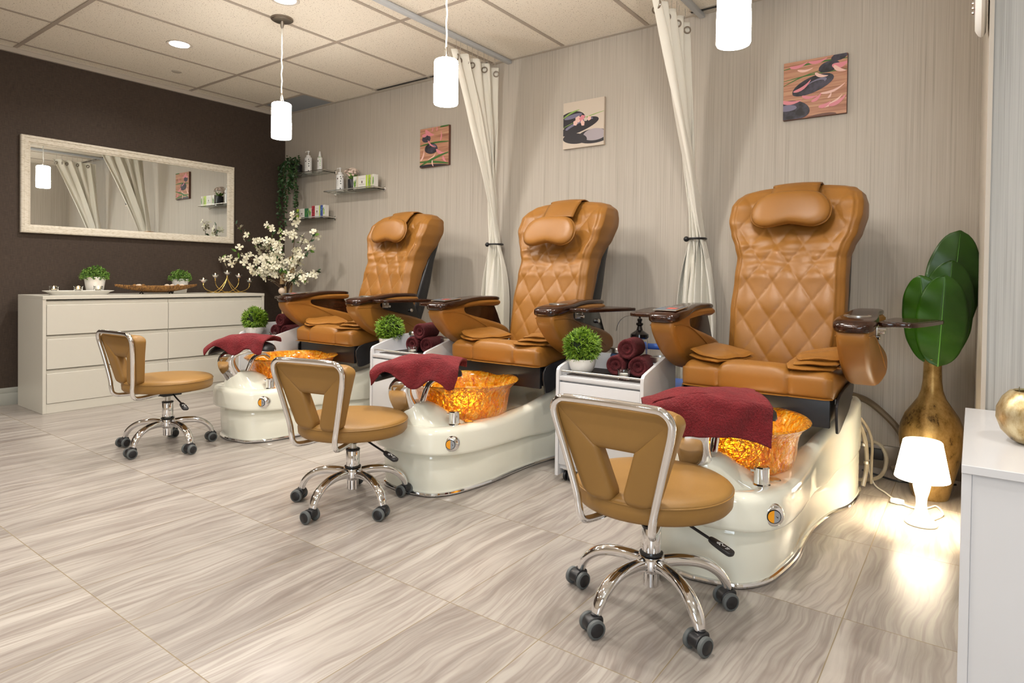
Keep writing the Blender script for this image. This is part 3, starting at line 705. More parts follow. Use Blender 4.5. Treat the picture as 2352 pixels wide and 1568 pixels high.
ARM = [(-1.155, .782), (-1.180, .765), (-1.186, .740), (-1.175, .712), (-1.14, .672), (-1.09, .628), (-1.02, .585), (-.93, .548), (-.83, .532), (-.70, .535), (-.60, .545), (-.56, .575), (-.57, .625), (-.64, .660), (-.76, .690), (-.89, .718), (-.965, .738), (-.985, .760), (-.965, .772), (-.90, .774), (-.78, .772), (-.68, .771), (-.658, .786), (-.662, .804), (-.72, .812), (-.85, .812), (-.98, .800), (-1.08, .786)]
def make_arm(root, sx):
    c = .352 * sx; L = m['leather']; b = CB(); o_ = spline_xy(ARM, 4)
    b.prism(o_, .106, L, axis='x', a=c - .053, inset=.022)
    arm = b.part('armrest', root, sharp=60)
    # stitched welt along both faces
    for s_ in (-1, 1):
        pts = spline([(c + s_ * .0535, -1.176, .745), (c + s_ * .0535, -1.09, .746), (c + s_ * .0535, -1.0, .733), (c + s_ * .0535, -.88, .69), (c + s_ * .0535, -.75, .63), (c + s_ * .053, -.66, .585)], 5)
        CB().tube(pts, .0022, L, 6).part('welt', arm)
    # dark inner panel closing the gap under the rail
    pn = spline_xy([(-.99, .79), (-.72, .79), (-.685, .765), (-.645, .70), (-.625, .635), (-.80, .66), (-.97, .715)], 4)
    b = CB().prism(pn, .050, m['blackgloss'] if sx > 0 else m['wood'], axis='x', a=c - .025, inset=.004)
    b.lathe([(0, .014), (.009, .014), (.012, .010), (.012, 0)], m['steel'], 16, c=(c + .025 * sx, -.71, .715), axis='x') if sx > 0 else None
    b.part('arm_panel', arm)
    # glossy wood cap
    b = CB(); rings = []
    for y, w, z0, z1 in ((-1.199, .020, .770, .779), (-1.194, .042, .760, .788), (-1.182, .058, .756, .797), (-1.15, .067, .758, .805), (-1.10, .070, .768, .811), (-1.04, .068, .779, .815), (-.99, .062, .789, .820), (-.93, .054, .797, .826), (-.85, .050, .802, .831), (-.75, .049, .803, .831), (-.69, .047, .802, .829), (-.665, .042, .803, .825), (-.655, .03, .806, .819)):
        zc = (z0 + z1) / 2; hz = (z1 - z0) / 2; rings.append([Vector((c + w * (abs(cos(a)) ** .5) * (1 if cos(a) > 0 else -1), y, zc + hz * (abs(sin(a)) ** .6) * (1 if sin(a) > 0 else -1))) for a in [2 * PI * k / 32 for k in range(32)]])
    b.loft(rings, m['wood']); cap = b.part('arm_cap', root, sharp=50); cap['label'] = 'glossy dark wood arm cap'
    if sx > 0:
        CB().lathe([(.046, .806), (.046, .8145), (.042, .8165), (.038, .8145), (.036, .798), (.034, .795), (0, .794)], m['steel'], 32, c=(c, -1.055, 0)).lathe([(0, .8135), (.037, .8135)], m['steel'], 32, c=(c, -1.055, 0)).part('cup_holder', cap)
    else:
        Mp = Matrix.Translation((c, -1.09, .8115)) @ Matrix.Rotation(rad(5), 4, 'X')
        b = CB().box((-.052, -.068, 0), (.052, .068, .005), m['steel'], .002, M=Mp).box((-.045, -.06, .005), (.045, .06, .0062), m['keypad'], M=Mp).box((-.005, -.040, .0062), (.038, -.002, .0068), m['redlcd'], M=Mp)
        for i in range(4):
            for j in range(4): b.box((-.04 + i * .021, .004 + j * .013, .0062), (-.025 + i * .021, .012 + j * .013, .0072), m['steel'], M=Mp)
        b.part('control_panel', cap)
    # swivel tray outside the arm with its hinge
    if sx > 0:
        Mt = Matrix.Translation((.505, -.87, .778)); o2 = spline_xy([(-.085, -.19), (-.01, -.205), (.035, -.17), (.095, .11), (.078, .16), (-.04, .185), (-.075, .15)], 4)
    else:
        Mt = Matrix.Translation((c - .08, -.93, .782)) @ Matrix.Rotation(rad(9), 4, 'Z') @ Matrix.Rotation(rad(2), 4, 'X'); o2 = spline_xy([(.04, -.19), (-.08, -.20), (-.125, -.15), (-.12, .12), (-.06, .15), (.04, .14)], 4)
    b = CB().prism(o2, .016, m['wood'], axis='z', a=0, inset=.004, M=Mt)
    inn = [(p[0] * .86, p[1] * .86) for p in o2]
    b.prism(inn, .003, m['wood'], axis='z', a=.0145, inset=.001, M=Mt); tr = b.part('tray', root, sharp=50); tr['label'] = 'dark wood swivel tray'
    b = CB(); x0 = c + .053 * sx
    b.box((min(x0, x0 + .035 * sx), -.98, .775), (max(x0, x0 + .035 * sx), -.93, .781), m['steel'], .001).box((x0 - .002, -.985, .740), (x0 + .003, -.93, .783), m['steel'], .001).tube([(x0, -.965, .765), (x0 + .03 * sx, -.965, .765)], .007, m['steel'], 10).tube([(x0, -.94, .750), (x0 + .024 * sx, -.94, .750)], .007, m['chrome'], 10); b.part('tray_hinge', root)
m['orange'] = M_('orange insert', '#e89a14', .35); m['rubber2'] = M_('grey insert', '#8f9296', .35)
m['keypad'] = M_('slate keypad', '#5a6470', .35); m['redlcd'] = M_('red display', '#c0452c', .3)
def make_chair():
    t = thing('pedicure_chair', 'rightmost caramel quilted pedicure chair over an amber glass bowl, nearest the table lamp', 'pedicure chair', (4.775, YO, 0), 0, 'pedicure spa chairs along the grey wall')
    make_tub(t); make_seat(t); make_back(t); make_flaps(t); make_arm(t, 1); make_arm(t, -1); make_pillow(t)
    # supply hoses behind the tub's right side
    b = CB().tube(spline([(.25, -.60, .40), (.285, -.50, .33), (.31, -.42, .22), (.315, -.40, .10), (.305, -.42, .012)], 8), .0095, m['hoseclear'], 8)
    b.tube(spline([(.23, -.58, .41), (.30, -.46, .32), (.33, -.38, .22), (.33, -.36, .10), (.33, -.36, .012)], 8), .0065, m['hoseclear'], 8)
    for z in (.25, .20, .12): b.lathe([(.010, -.006), (.013, -.006), (.013, .006), (.010, .006)], m['steel'], 12, c=(.312 + (.003 if z < .2 else -.01), -.41, z))
    b.part('water_hose', t)
    return t
chair3 = make_chair()
# the pillow hangs lower on the other two
def pillow_of(r): return [c for c in r.children if c.name.startswith('head_pillow')][0]
chair2 = dup(chair3, (3.485, YO, 0), 0, 'middle caramel quilted pedicure chair, between the two white curtains')
chair1 = dup(chair3, (2.095, YO, 0), 0, 'leftmost caramel quilted pedicure chair, nearest the corner with the glass shelves')
def lower(p, dz):
    p.location = (0, -.06 if dz > .03 else -.012, -dz)
    for s in p.children: s.location = (0, .06 if dz > .03 else .012, dz)
lower(pillow_of(chair2), .062); lower(pillow_of(chair1), .01)

for x in (4.775, 3.485, 2.095):      # lamp added inside each bowl for the amber glow
    L = bpy.data.lights.new('added_bowl_lamp', 'POINT'); L.energy = .8; L.color = (1, .80, .48); L.shadow_soft_size = .05
    o = bpy.data.objects.new('added_bowl_lamp', L); COL.objects.link(o); o.location = (x, -1.345, .37)
# towels draped over the foot rests
def v_f(x):
    return (1 + .30 * math.exp(-((x - .01) / .05) ** 2) - .28 * math.exp(-((x + .13) / .05) ** 2) + .18 * math.exp(-((x - .16) / .04) ** 2))
def drape(loc, yaw, L, Wf, Wb, seed, lab, droop=0.0, tilt=-5):
    NU, NV = 70, 60; P = []
    for j in range(NV + 1):
        v = j / NV; s0 = lerp(-Wf, Wb, v); row = []
        for i in range(NU + 1):
            u = -1 + 2 * i / NU; x = L * u; s = s0
            if s < 0 and Wf < .2: s = s0 * v_f(x)
            n1 = mnoise.noise(Vector((x * 9, s * 7, seed))); n2 = mnoise.noise(Vector((x * 26, s * 18, seed + 7)))
            over = .075; r = .028
            base = -.035 * min(1, abs(x) / .195) ** 2.2 + .054
            if abs(s) < over: y, z = s, base - .012 * (s / over) ** 2
            else:
                d = abs(s) - over; k = min(1, d / .05); ang = k * rad(74); y = math.copysign(over + r * sin(ang) + max(0, d - .05) * .28, s); z = base - .012 - r * (1 - cos(ang)) * 1.3 - max(0, d - .05) * .95
            if abs(x) > .195: z -= (abs(x) - .195) * .8 + droop * (abs(x) - .195)
            edge = 1 if abs(s) > over else .35
            z += n1 * .014 * edge + .006 * mnoise.noise(Vector((x * 14 + s * 9, s * 5, seed + 3))); y += (n1 * .030 + n2 * .008) * edge; xx = x * (1 - .10 * max(0, abs(s) - .1) / .1) + .02 * (s if s < 0 else 0) * n1 * 6
            row.append(Vector((xx, y, z + n2 * .0025)))
        P.append(row)
    M = Matrix.Rotation(rad(yaw), 4, 'Z') @ Matrix.Rotation(rad(tilt), 4, 'Y')
    b = MB().grid(P, m['towel'], M=M); o = b.build('hand_towel', sharp=180); o.location = loc
    md = o.modifiers.new('t', 'SOLIDIFY'); md.thickness = .009; md.offset = 1; tag(o, lab, 'towel', 'crimson towels over the foot rests'); return o
drape((4.775 + .008, -1.702, .534), 29, .182, .215, .12, 2.3, 'crimson towel draped long over the foot rest of the rightmost pedicure chair')
drape((3.485 + .042, -1.69, .536), 29, .190, .170, .13, 5.1, 'crimson towel draped over the foot rest of the middle pedicure chair', 0, -5)
drape((2.095 + .042, -1.69, .538), 29, .178, .150, .12, 9.7, 'crimson towel draped over the foot rest of the leftmost pedicure chair', 0, -7)
# ------------------------------------------------------------------ rolling stools
def make_stool():
    t = thing('rolling_stool', 'tan rolling stool nearest the camera, in front of the rightmost pedicure chair', 'stool', (4.74, -1.982, 0), 0, 'tan rolling pedicure stools')
    L = m['leather_stool']
    SC = (0, .004, 0)
    b = MB().lathe([(0, .308), (.19, .308), (.210, .312), (.217, .321), (.219, .342), (.2175, .358), (.2185, .360), (.215, .366), (.205, .372), (.17, .377), (.10, .380), (0, .381)], L, 56, c=SC); b.build('seat', t, sharp=60)
    MB().tube([(SC[0] + .2185 * cos(a), SC[1] + .2185 * sin(a), .3585) for a in [2 * PI * k / 56 for k in range(56)]], .0022, L, 6, closed=True).build('seam', t.children[0])
    # backrest pad: a triangle frame of three sausages
    by = -.232; pb = MB()
    def P(x, z, dy=0): return Vector((x, by + dy + (z - .33) * -.10, z))
    outer = [(-.150, .548), (0, .552), (.150, .548), (.168, .520), (.160, .470), (.120, .385), (.085, .325), (.055, .308), (.022, .318), (.012, .345), (.018, .372), (.040, .428), (.052, .468), (.0, .470), (-.052, .468), (-.040, .428), (-.018, .372), (-.012, .345), (-.022, .318), (-.055, .308), (-.085, .325), (-.120, .385), (-.160, .470), (-.168, .520)]
    # three padded bolsters meeting along mitre lines: one across the top, two leaning lobes below
    def sec(c0, c1, ht, horiz, t):
        c, hw = (c0 + c1) / 2, (c1 - c0) / 2; out = []
        for k in range(36):
            a = 2 * PI * k / 36; u = hw * (abs(cos(a)) ** .42) * (1 if cos(a) > 0 else -1); w = ht * (abs(sin(a)) ** .62) * (1 if sin(a) > 0 else -1)
            out.append(Vector((t, by + .004 + w, c + u)) if horiz else Vector((c + u, by + .004 + w, t)))
        return out
    rings = []
    for i in range(45):
        x = -.166 + .332 * i / 44; ax_ = abs(x); zlo = .442 + max(0, ax_ - .060) * .90; zhi = .562 - .022 * max(0, (ax_ - .130) / .042) ** 2; zlo = min(zlo, .534)
        rings.append(sec(zlo, zhi, .0278 * min(1, ((zhi - zlo) / .022)) ** .4, True, x))
    pb.loft(rings, L)
    for sx in (-1, 1):
        rings = []
        for i in range(45):
            z = .294 + (.556 - .294) * i / 44; xo = .100 + (z - .31) * .335; xo = min(xo, .175); xo -= .040 * max(0, (.330 - z) / .036) ** 2; xo -= .016 * max(0, (z - .52) / .036) ** 2
            xi = .012 + (z - .33) * .31 + .030 * max(0, (.335 - z) / .041) ** 2 if z < .448 else .0485 + (z - .448) * 1.02
            xi = min(xi, xo - .003); c0, c1 = (xi, xo) if sx > 0 else (-xo, -xi)
            e = min(1, (z - .292) / .02) ** .5
            rings.append(sec(c0, c1, .028 * min(1, ((xo - xi) / .022)) ** .4 * e, False, z))
        pb.loft(rings, L)
    def bk_(v): v.y += .030 - (v.z - .33) * .16; v.z += .056; v.x *= 1.02
    for v in pb.v: bk_(v)
    bk = pb.build('backrest', t, sharp=50)
    for sx in (-1, 1):
        sm = MB().tube([(sx * .158, by - .0215, .530), (sx * .11, by - .0225, .487), (sx * .066, by - .0215, .4485)], .0012, L, 6)
        for v in sm.v: bk_(v)
        sm.build('seam', bk)
    # chrome hoop behind the pad, turning under the seat
    pts = [(.045, .06, .298), (.06, -.06, .296), (.088, -.185, .292), (.099, -.226, .302), (.104, -.236, .335), (.112, -.238, .38), (.140, -.253, .49), (.161, -.267, .57), (.161, -.273, .602), (.142, -.277, .622), (.11, -.278, .6265)]
    full = [(x, y, z) for x, y, z in pts] + [(0, -.278, .6275)] + [(-x, y, z) for x, y, z in pts[::-1]]
    MB().tube(spline(full, 6), .0105, m['chrome'], 14).build('back_frame', t)
    MB().box((-.075, -.09, .284), (.075, .09, .308), m['black'], .004).box((-.05, -.05, .272), (.05, .05, .286), m['black'], .003).build('seat_plate', t)
    MB().lathe([(.0135, .15), (.0135, .280)], m['steel'], 20).lathe([(0, .156), (.026, .156), (.0275, .160), (.0275, .231), (.024, .236), (.016, .24), (.0, .24)], m['chrome'], 32).lathe([(.0275, .231), (.0285, .233), (.0285, .238), (.02, .240)], m['black'], 28).build('gas_column', t)
    h = MB().lathe([(0, .064), (.020, .064), (.023, .067), (.0235, .104), (.030, .110), (.037, .118), (.039, .142), (.036, .152), (.028, .157), (0, .157)], m['chrome'], 40).lathe([(.0275, .157), (.033, .156), (.033, .160), (.027, .161)], m['black'], 32); h.build('hub', t)
    # lever with a printed paddle
    lv = MB().tube([(.045, -.005, .292), (.12, -.018, .268), (.175, -.025, .250)], .004, m['black'], 8); lv.build('lever', t)
    Mv = Matrix.Translation((.206, -.030, .2395)) @ Matrix.Rotation(rad(-9), 4, 'Z') @ Matrix.Rotation(rad(19), 4, 'Y')
    pd = MB().prism(spline_xy([(-.034, -.006), (-.018, -.014), (.026, -.016), (.036, -.006), (.036, .008), (.024, .014), (-.018, .012), (-.034, .006)], 3), .011, m['black'], axis='z', a=-.0055, inset=.003, M=Mv)
    for (a, c, d, e) in ((-.012, -.003, .0, .007), (0, .007, .004, -.002), (.004, -.002, .010, .003), (-.010, -.007, -.001, -.004), (.014, -.006, .020, -.001), (.014, .002, .022, .004), (-.006, .002, -.001, -.009)): pd.tube([(a, c, .0058), (d, e, .0058)], .0008, m['whiteplastic'], 4, M=Mv)
    pd.build('lever_paddle', t)
    for k in range(5):
        a = rad(-33.3 + 72 * k); d = Vector((cos(a), sin(a), 0)); z = Vector((0, 0, 1))
        path = spline([d * .028 + z * .132, d * .075 + z * .137, d * .125 + z * .134, d * .165 + z * .122, d * .197 + z * .100, d * .216 + z * .074, d * .222 + z * .053], 5); n = len(path); rings = []
        for i, q in enumerate(path):
            tt = i / (n - 1); tg = (path[min(i + 1, n - 1)] - path[max(i - 1, 0)]).normalized(); sd = z.cross(d).normalized(); nn = tg.cross(sd)
            w = lerp(.0150, .020, min(1, tt * 1.6)) if tt < .75 else lerp(.020, .0150, (tt - .75) / .25); h_ = lerp(.019, .012, tt)
            rings.append([q + sd * w * cos(b_) + nn * h_ * sin(b_) for b_ in [2 * PI * j / 20 for j in range(20)]])
        MB().loft(rings, m['chrome']).build('leg', t)
        # twin wheel caster with grey tyre
        sw = [-100, 60, -60, 125, 10][k]; Mc = None; c = MB()
        c.lathe([(0, .047), (.012, .047), (.012, .056), (.006, .060), (0, .060)], m['black'], 16, M=Mc)
        hood = spline_xy([(-.032, .030), (-.026, .045), (-.008, .052), (.014, .051), (.016, .030), (.004, .020), (-.010, .014), (-.026, .018)], 4)
        c.prism([(p[0], p[1]) for p in hood], .034, m['black'], axis='y', a=-.017, inset=.005, M=Mc)
        cas = c.build('caster', t); cas.location = d * .226; cas.rotation_euler.z = rad(60 + (7, -9, 4, 12, -5)[k])
        for s_ in (-1, 1):
            w = MB().lathe([(0, .0), (.0215, .0), (.0245, .002), (.0255, .006), (.0245, .011), (.0215, .013), (.019, .0135), (.019, .012), (.017, .0125), (0, .0145)], m['rubber'], 28, c=(-.009, .0175, .0258) if s_ > 0 else (-.009, -.0175, .0258), axis='y', M=Mc)
            if s_ < 0:
                w = MB().lathe([(0, -.0), (.0215, -.0), (.0245, -.002), (.0255, -.006), (.0245, -.011), (.0215, -.013), (.019, -.0135), (.019, -.012), (.017, -.0125), (0, -.0145)], m['rubber'], 28, c=(-.009, -.0175, .0258), axis='y', M=Mc)
            w.lathe([(.018, .0128 * s_), (.0165, .0140 * s_), (0, .0155 * s_)], m['black'], 24, c=(-.009, .0175 * s_, .0258), axis='y', M=Mc)
            w.build('wheel', cas)
    return t
stool3 = make_stool()
def set_stool(r, yaw, base, lift=0.0, lev=0, axle=None):
    for c in r.children:
        n = c.name.split('.')[0]
        if n == 'leg': c.rotation_euler.z = rad(base + 33.3 - yaw)
        elif n == 'caster':
            c.location = Matrix.Rotation(rad(base + 33.3 - yaw), 3, 'Z') @ c.location
            if axle is not None: c.rotation_euler.z += rad(axle - yaw)
        elif n != 'hub': c.location.z = lift
        if n.startswith('lever'): c.rotation_euler.z = rad(lev)
set_stool(stool3, 0, -33.3)
s2_ = dup(stool3, (3.428, -1.972, 0), rad(12), 'tan rolling stool in the middle, in front of the middle pedicure chair'); set_stool(s2_, 12, -8.9, -.008, 0, -45)
s1_ = dup(stool3, (1.965, -2.025, 0), rad(4), 'tan rolling stool farthest left, in front of the white chest of drawers'); set_stool(s1_, 4, 3.1, .010, 0, 32)
# ------------------------------------------------------------------ chest of drawers
def dresser():
    y0, y1, x1 = -2.159, -.559, .548; W = m['whitewarm']
    t = thing('chest_of_drawers', 'wide white chest of six drawers against the dark brown wall', 'dresser', (x1 - .24, (y0 + y1) / 2, 0)); ox, oy = x1 - .24, (y0 + y1) / 2
    def bx(n, lo, hi, mt=W, bev=.0015, par=t): 
        return MB().box((lo[0] - ox, lo[1] - oy, lo[2]), (hi[0] - ox, hi[1] - oy, hi[2]), mt, bev, 1).build(n, par)
    bx('top', (x1 - .48, y0, .757), (x1, y1, .78)); 
    bx('side_panel', (x1 - .48, y0, .0), (x1 - .004, y0 + .021, .757)); bx('side_panel', (x1 - .48, y1 - .021, .0), (x1 - .004, y1, .757))
    bx('back_panel', (x1 - .48, y0 + .02, .02), (x1 - .46, y1 - .02, .757)); bx('plinth', (x1 - .022, y0 + .021, 0), (x1 - .004, y1 - .021, .064))
    bx('carcass', (x1 - .46, y0 + .02, .05), (x1 - .024, y1 - .02, .75), m['whitewarm'])
    mid = (y0 + y1) / 2
    for i in range(3):
        z0 = .066 + i * .2275
        for a, b in ((y0 + .023, mid - .0015), (mid + .0015, y1 - .023)): 
            d = bx('drawer', (x1 - .020, a, z0), (x1 - .0005, b, z0 + .1995), W, .002)
            bx('pull_lip', (x1 - .020, a + .0, z0 + .1995), (x1 - .013, b, z0 + .222), W, .001, d)
    return t
dresser()
# mirror
def mirror():
    y0, y1, z0, z1 = -2.13, -.542, 1.219, 1.912; t = thing('wall_mirror', 'wide mirror in a whitewashed frame on the dark brown wall', 'mirror', (.0, (y0 + y1) / 2, (z0 + z1) / 2)); o = (0, (y0 + y1) / 2, (z0 + z1) / 2)
    prof = [(0, .002), (0, .030), (.006, .034), (.016, .035), (.020, .030), (.044, .026), (.050, .020), (.056, .018), (.060, .012), (.060, .002)]
    rings = []
    for (d, x) in prof: rings.append([Vector((x, y0 + d, z0 + d)), Vector((x, y1 - d, z0 + d)), Vector((x, y1 - d, z1 - d)), Vector((x, y0 + d, z1 - d))])
    b = MB(); b.loft(rings, m['mframe'], cap=False); b.v = [v - Vector(o) for v in b.v]; b.build('frame', t, sharp=20)
    b = MB().box((.002, y0 + .055, z0 + .055), (.013, y1 - .055, z1 - .055), m['mirror']); b.v = [v - Vector(o) for v in b.v]; b.build('glass', t, smooth=False)
mirror()

# ------------------------------------------------------------------ trolleys
def cart():
    t = thing('service_trolley', 'white rolling trolley between the middle and rightmost pedicure chairs, with green ball plant', 'trolley', (4.14, -1.03, 0), 0, 'white trolleys beside the pedicure chairs')
    C = m['cab']; w = .2175; yf, yb = -.176, .176
    for s_ in (-1, 1):
        o = [(yb, .03), (yb, .585), (yb - .02, .590), (yb - .12, .588), (yf + .04, .538), (yf + .014, .530), (yf + .003, .518), (yf, .50), (yf, .03)]
        MB().prism(o, .016, C, axis='x', a=(w - .016) if s_ > 0 else -w, inset=.002).build('side_panel', t, sharp=30)
    MB().box((-w + .016, yb - .016, .05), (w - .016, yb, .57), C, .001).build('back_panel', t)
    MB().box((-w + .016, yf + .004, .470), (w - .016, yb - .016, .489), C, .001).box((-w + .016, yf + .02, .489), (w - .016, yb - .016, .4905), C).build('top_shelf', t)
    MB().box((-w + .03, yf + .045, .4905), (w - .03, yb - .03, .494), m['matdark'], .001).build('tray_liner', t)
    MB().box((-w + .016, yf + .02, .06), (w - .016, yb - .016, .078), C).box((-w + .02, yf + .022, .078), (w - .02, yb - .02, .468), C).build('carcass', t)
    d = MB().box((-w + .018, yf + .004, .083), (w - .018, yf + .020, .462), C, .0015).build('door', t)
    MB().tube([(-.13, yf - .018, .400), (.13, yf - .018, .400)], .005, m['steel'], 12).tube([(-.07, yf - .018, .4), (-.07, yf + .005, .4)], .004, m['steel'], 8).tube([(.09, yf - .018, .4), (.09, yf + .005, .4)], .004, m['steel'], 8).build('handle', d)
    MB().tube([(-w + .010, yf + .020, .512), (w - .010, yf + .020, .512)], .0048, m['steel'], 12).build('guard_rail', t)
    for x, y in ((-.17, -.13), (.17, -.13), (-.17, .13), (.17, .13)):
        b = MB().box((x - .02, y - .02, .054), (x + .02, y + .02, .060), m['steel']).tube([(x, y, .03), (x, y, .056)], .008, m['black'], 10)
        for k in (-1, 1): b.lathe([(0, 0), (.022, 0), (.025, .004), (.022, .012), (0, .012)], m['black'], 20, c=(x + k * .006 - (.012 if k < 0 else 0), y, .0255), axis='x')
        b.build('caster', t)
    # deep tub hanging in the back right corner of the top
    return t
m['matdark'] = M_('dark woven liner', '#2e2723', .7)
c3 = cart()
dup(c3, (2.865, -1.03, 0), 0, 'white rolling trolley between the leftmost and middle pedicure chairs, with green ball plant')
dup(c3, (1.47, -1.03, 0), 0, 'white rolling trolley left of the leftmost pedicure chair, next to the chest of drawers')
ZT = .494
def ball_plant(r, npl, seed, lab, loc, pot='bowl', group='green ball plants on the trolleys', name='potted_topiary'):
    rnd = random.Random(seed); t = thing(name, lab, 'plant', loc, 0, group)
    MB().lathe([(0, 0), (.034, 0), (.046, .006), (.057, .024), (.063, .046), (.066, .068), (.063, .069), (.060, .064), (0, .060)], m['ceramic'], 36).build('pot', t)
    b = MB(); c = Vector((0, 0, .062 + r * .78))
    b.lathe([(max(.0005, r * .72 * sin(PI * k / 10)), -r * .72 * cos(PI * k / 10)) for k in range(11)], m['shadecore'], 16, c=c)
    for i in range(npl):
        z = rnd.uniform(-.85, 1); a = rnd.uniform(0, 2 * PI); q = math.sqrt(1 - z * z); d = Vector((q * cos(a), q * sin(a), z)); base = c + d * r * rnd.uniform(.70, .88)
        for k in range(6):
            e = (d + Vector((rnd.gauss(0, .55), rnd.gauss(0, .55), rnd.gauss(0, .55)))).normalized(); l = r * rnd.uniform(.24, .42); s_ = e.orthogonal().normalized() * .0028
            p = base + e * l; mid = base + e * l * .55; b.add([base - s_ * .5, mid - s_, p, mid + s_, base + s_ * .5], [[0, 1, 2, 3, 4]], m['grassball'])
    b.build('foliage', t, sharp=180); return t
bp = ball_plant(.082, 400, 1, 'round green grass ball in a white bowl on the trolley nearest the rightmost chair', (3.990, -1.085, ZT))
dup(bp, (2.60, -1.01, ZT), 1.7, 'green grass ball in a white bowl on the trolley left of the middle chair')
dup(bp, (1.30, -1.11, ZT), 3.4, 'round green grass ball in a white bowl on the trolley by the chest of drawers')
def rolled(L=.16, R=.046):
    b = MB(); rings = []; N = 44
    prof = [(.0, .030), (.006, .022), (.014, .012), (.020, .010), (.026, .016), (.033, .006), (.040, .004), (.0445, .010), (R, .022)]
    for r, d in prof: rings.append([Vector((r * cos(a) * 1.0, -L / 2 + d, r * sin(a))) for a in [2 * PI * k / N for k in range(N)]])
    for y in [ -L / 2 + .03 + (L - .06) * k / 8 for k in range(9)]: rings.append([Vector((R * (1 + .03 * sin(3 * a + y * 30)) * cos(a), y, R * (1 + .03 * sin(3 * a + y * 30)) * sin(a))) for a in [2 * PI * k / N for k in range(N)]])
    for r, d in prof[::-1]: rings.append([Vector((r * cos(a), L / 2 - d, r * sin(a))) for a in [2 * PI * k / N for k in range(N)]])
    b.loft(rings, m['towel2'])
    # free edge of the roll
    b.box((R * .55, -L / 2 + .01, R * .70), (R * .62 + .006, L / 2 - .01, R * .80), m['towel2'], .002)
    return b
rt = None
def towels(cx, cy, who, rz):
    global rt
    for k, (dx, dz, nm) in enumerate(((-.052, .046, 'lower left'), (.052, .046, 'lower right'), (.0, .134, 'topmost'))):
        lab = f'rolled burgundy towel, {nm}, on the {who}'; a = rad(rz)
        loc = (cx + dx * cos(a), cy + dx * sin(a), ZT + dz + (.002 if k < 2 else -.008))
        if rt is None: rt = rolled().build('rolled_towel', sharp=70); rt.location = loc; rt.rotation_euler = (0, 0, a); tag(rt, lab, 'towel', 'rolled burgundy towels on the trolleys')
        else: o = rt.copy(); COL.objects.link(o); o.location = loc; o.rotation_euler = (0, [.4, 1.1, 2.2][k], a); o['label'] = lab
towels(4.195, -.985, 'trolley by the rightmost chair', 8); towels(2.865, -.965, 'trolley left of middle chair', 8); towels(1.52, -.985, 'trolley by the chest of drawers', 8)
# small glass holders
def votive(lab, loc, group, lit=False, flare=True):
    t = thing('candle_holder', lab, 'candle holder', loc, 0, group); b = MB(); N = 32; rings = []
    pr = [(0, 0), (.022, 0), (.026, .004), (.027, .020), (.0275, .036), (.029, .045), (.025, .045), (.0225, .036), (.022, .012), (0, .010)]
    for r, z in pr: rings.append([Vector((r * cos(a) * (1 + (.04 * cos(5 * a) if flare else 0)), r * sin(a) * (1 + (.04 * cos(5 * a) if flare else 0)), z + (.004 * cos(5 * a) if z > .04 else 0))) for a in [2 * PI * k / N for k in range(N)]])
    b.loft(rings, m['glass']).build('glass_cup', t)
    MB().lathe([(0, .011), (.019, .011), (.0195, .014), (.0195, .026), (.018, .0265), (0, .026)], m['steel'], 24).lathe([(0, .0268), (.0178, .0268), (.0178, .0262)], m['wax'], 24).build('tealight', t)
    if lit: MB().lathe([(0, .028), (.0035, .032), (.0042, .037), (.002, .046), (0, .050)], m['flame'], 10).build('flame', t)
    return t
v1 = votive('clear crimped glass candle holder before the rolled towels beside the rightmost chair', (4.232, -1.135, ZT), 'clear glass candle holders on the trolleys')
dup(v1, (2.905, -1.115, ZT), .5, 'clear crimped glass candle holder before the towels between the left and middle chairs')
dup(v1, (1.56, -1.13, ZT), 1.0, 'clear crimped glass candle holder before the towels by the chest of drawers')
# steel canister and blue lid jar on the trolleys
def canister(loc, lab):
    t = thing('steel_canister', lab, 'canister', loc, 0, 'steel canisters on the trolleys')
    MB().lathe([(0, 0), (.044, 0), (.046, .003), (.046, .062), (0, .062)], m['whiteplastic'], 32).build('body', t); MB().lathe([(.0465, .060), (.051, .062), (.051, .086), (.046, .087), (.046, .064)], m['steel'], 32).lathe([(0, .082), (.046, .082)], m['glass'], 32).build('rim', t); return t
cn = canister((4.300, -.905, ZT), 'steel rimmed canister behind the rolled towels beside the rightmost chair')
dup(cn, (2.99, -.905, ZT), 0, 'steel rimmed canister behind the rolled towels between the left and middle chairs')
def jar(loc, lab):
    t = thing('plastic_jar', lab, 'jar', loc, 0, 'blue tinted jars on the trolleys')
    MB().lathe([(0, 0), (.036, 0), (.038, .004), (.038, .075), (.030, .088), (0, .088)], m['bluetint'], 28).build('body', t); MB().lathe([(0, .086), (.038, .086), (.041, .090), (.041, .106), (.036, .112), (0, .112)], m['steel'], 28).build('lid', t); return t
m['bluetint'] = M_('blue tinted plastic', '#5f86b8', .2, Transmission_Weight=.5)
j1 = jar((2.735, -.925, ZT), 'blue tinted jar with steel lid on the trolley left of the middle chair')
dup(j1, (4.085, -.90, ZT), 0, 'blue tinted jar with steel lid behind the ball plant beside the rightmost chair')
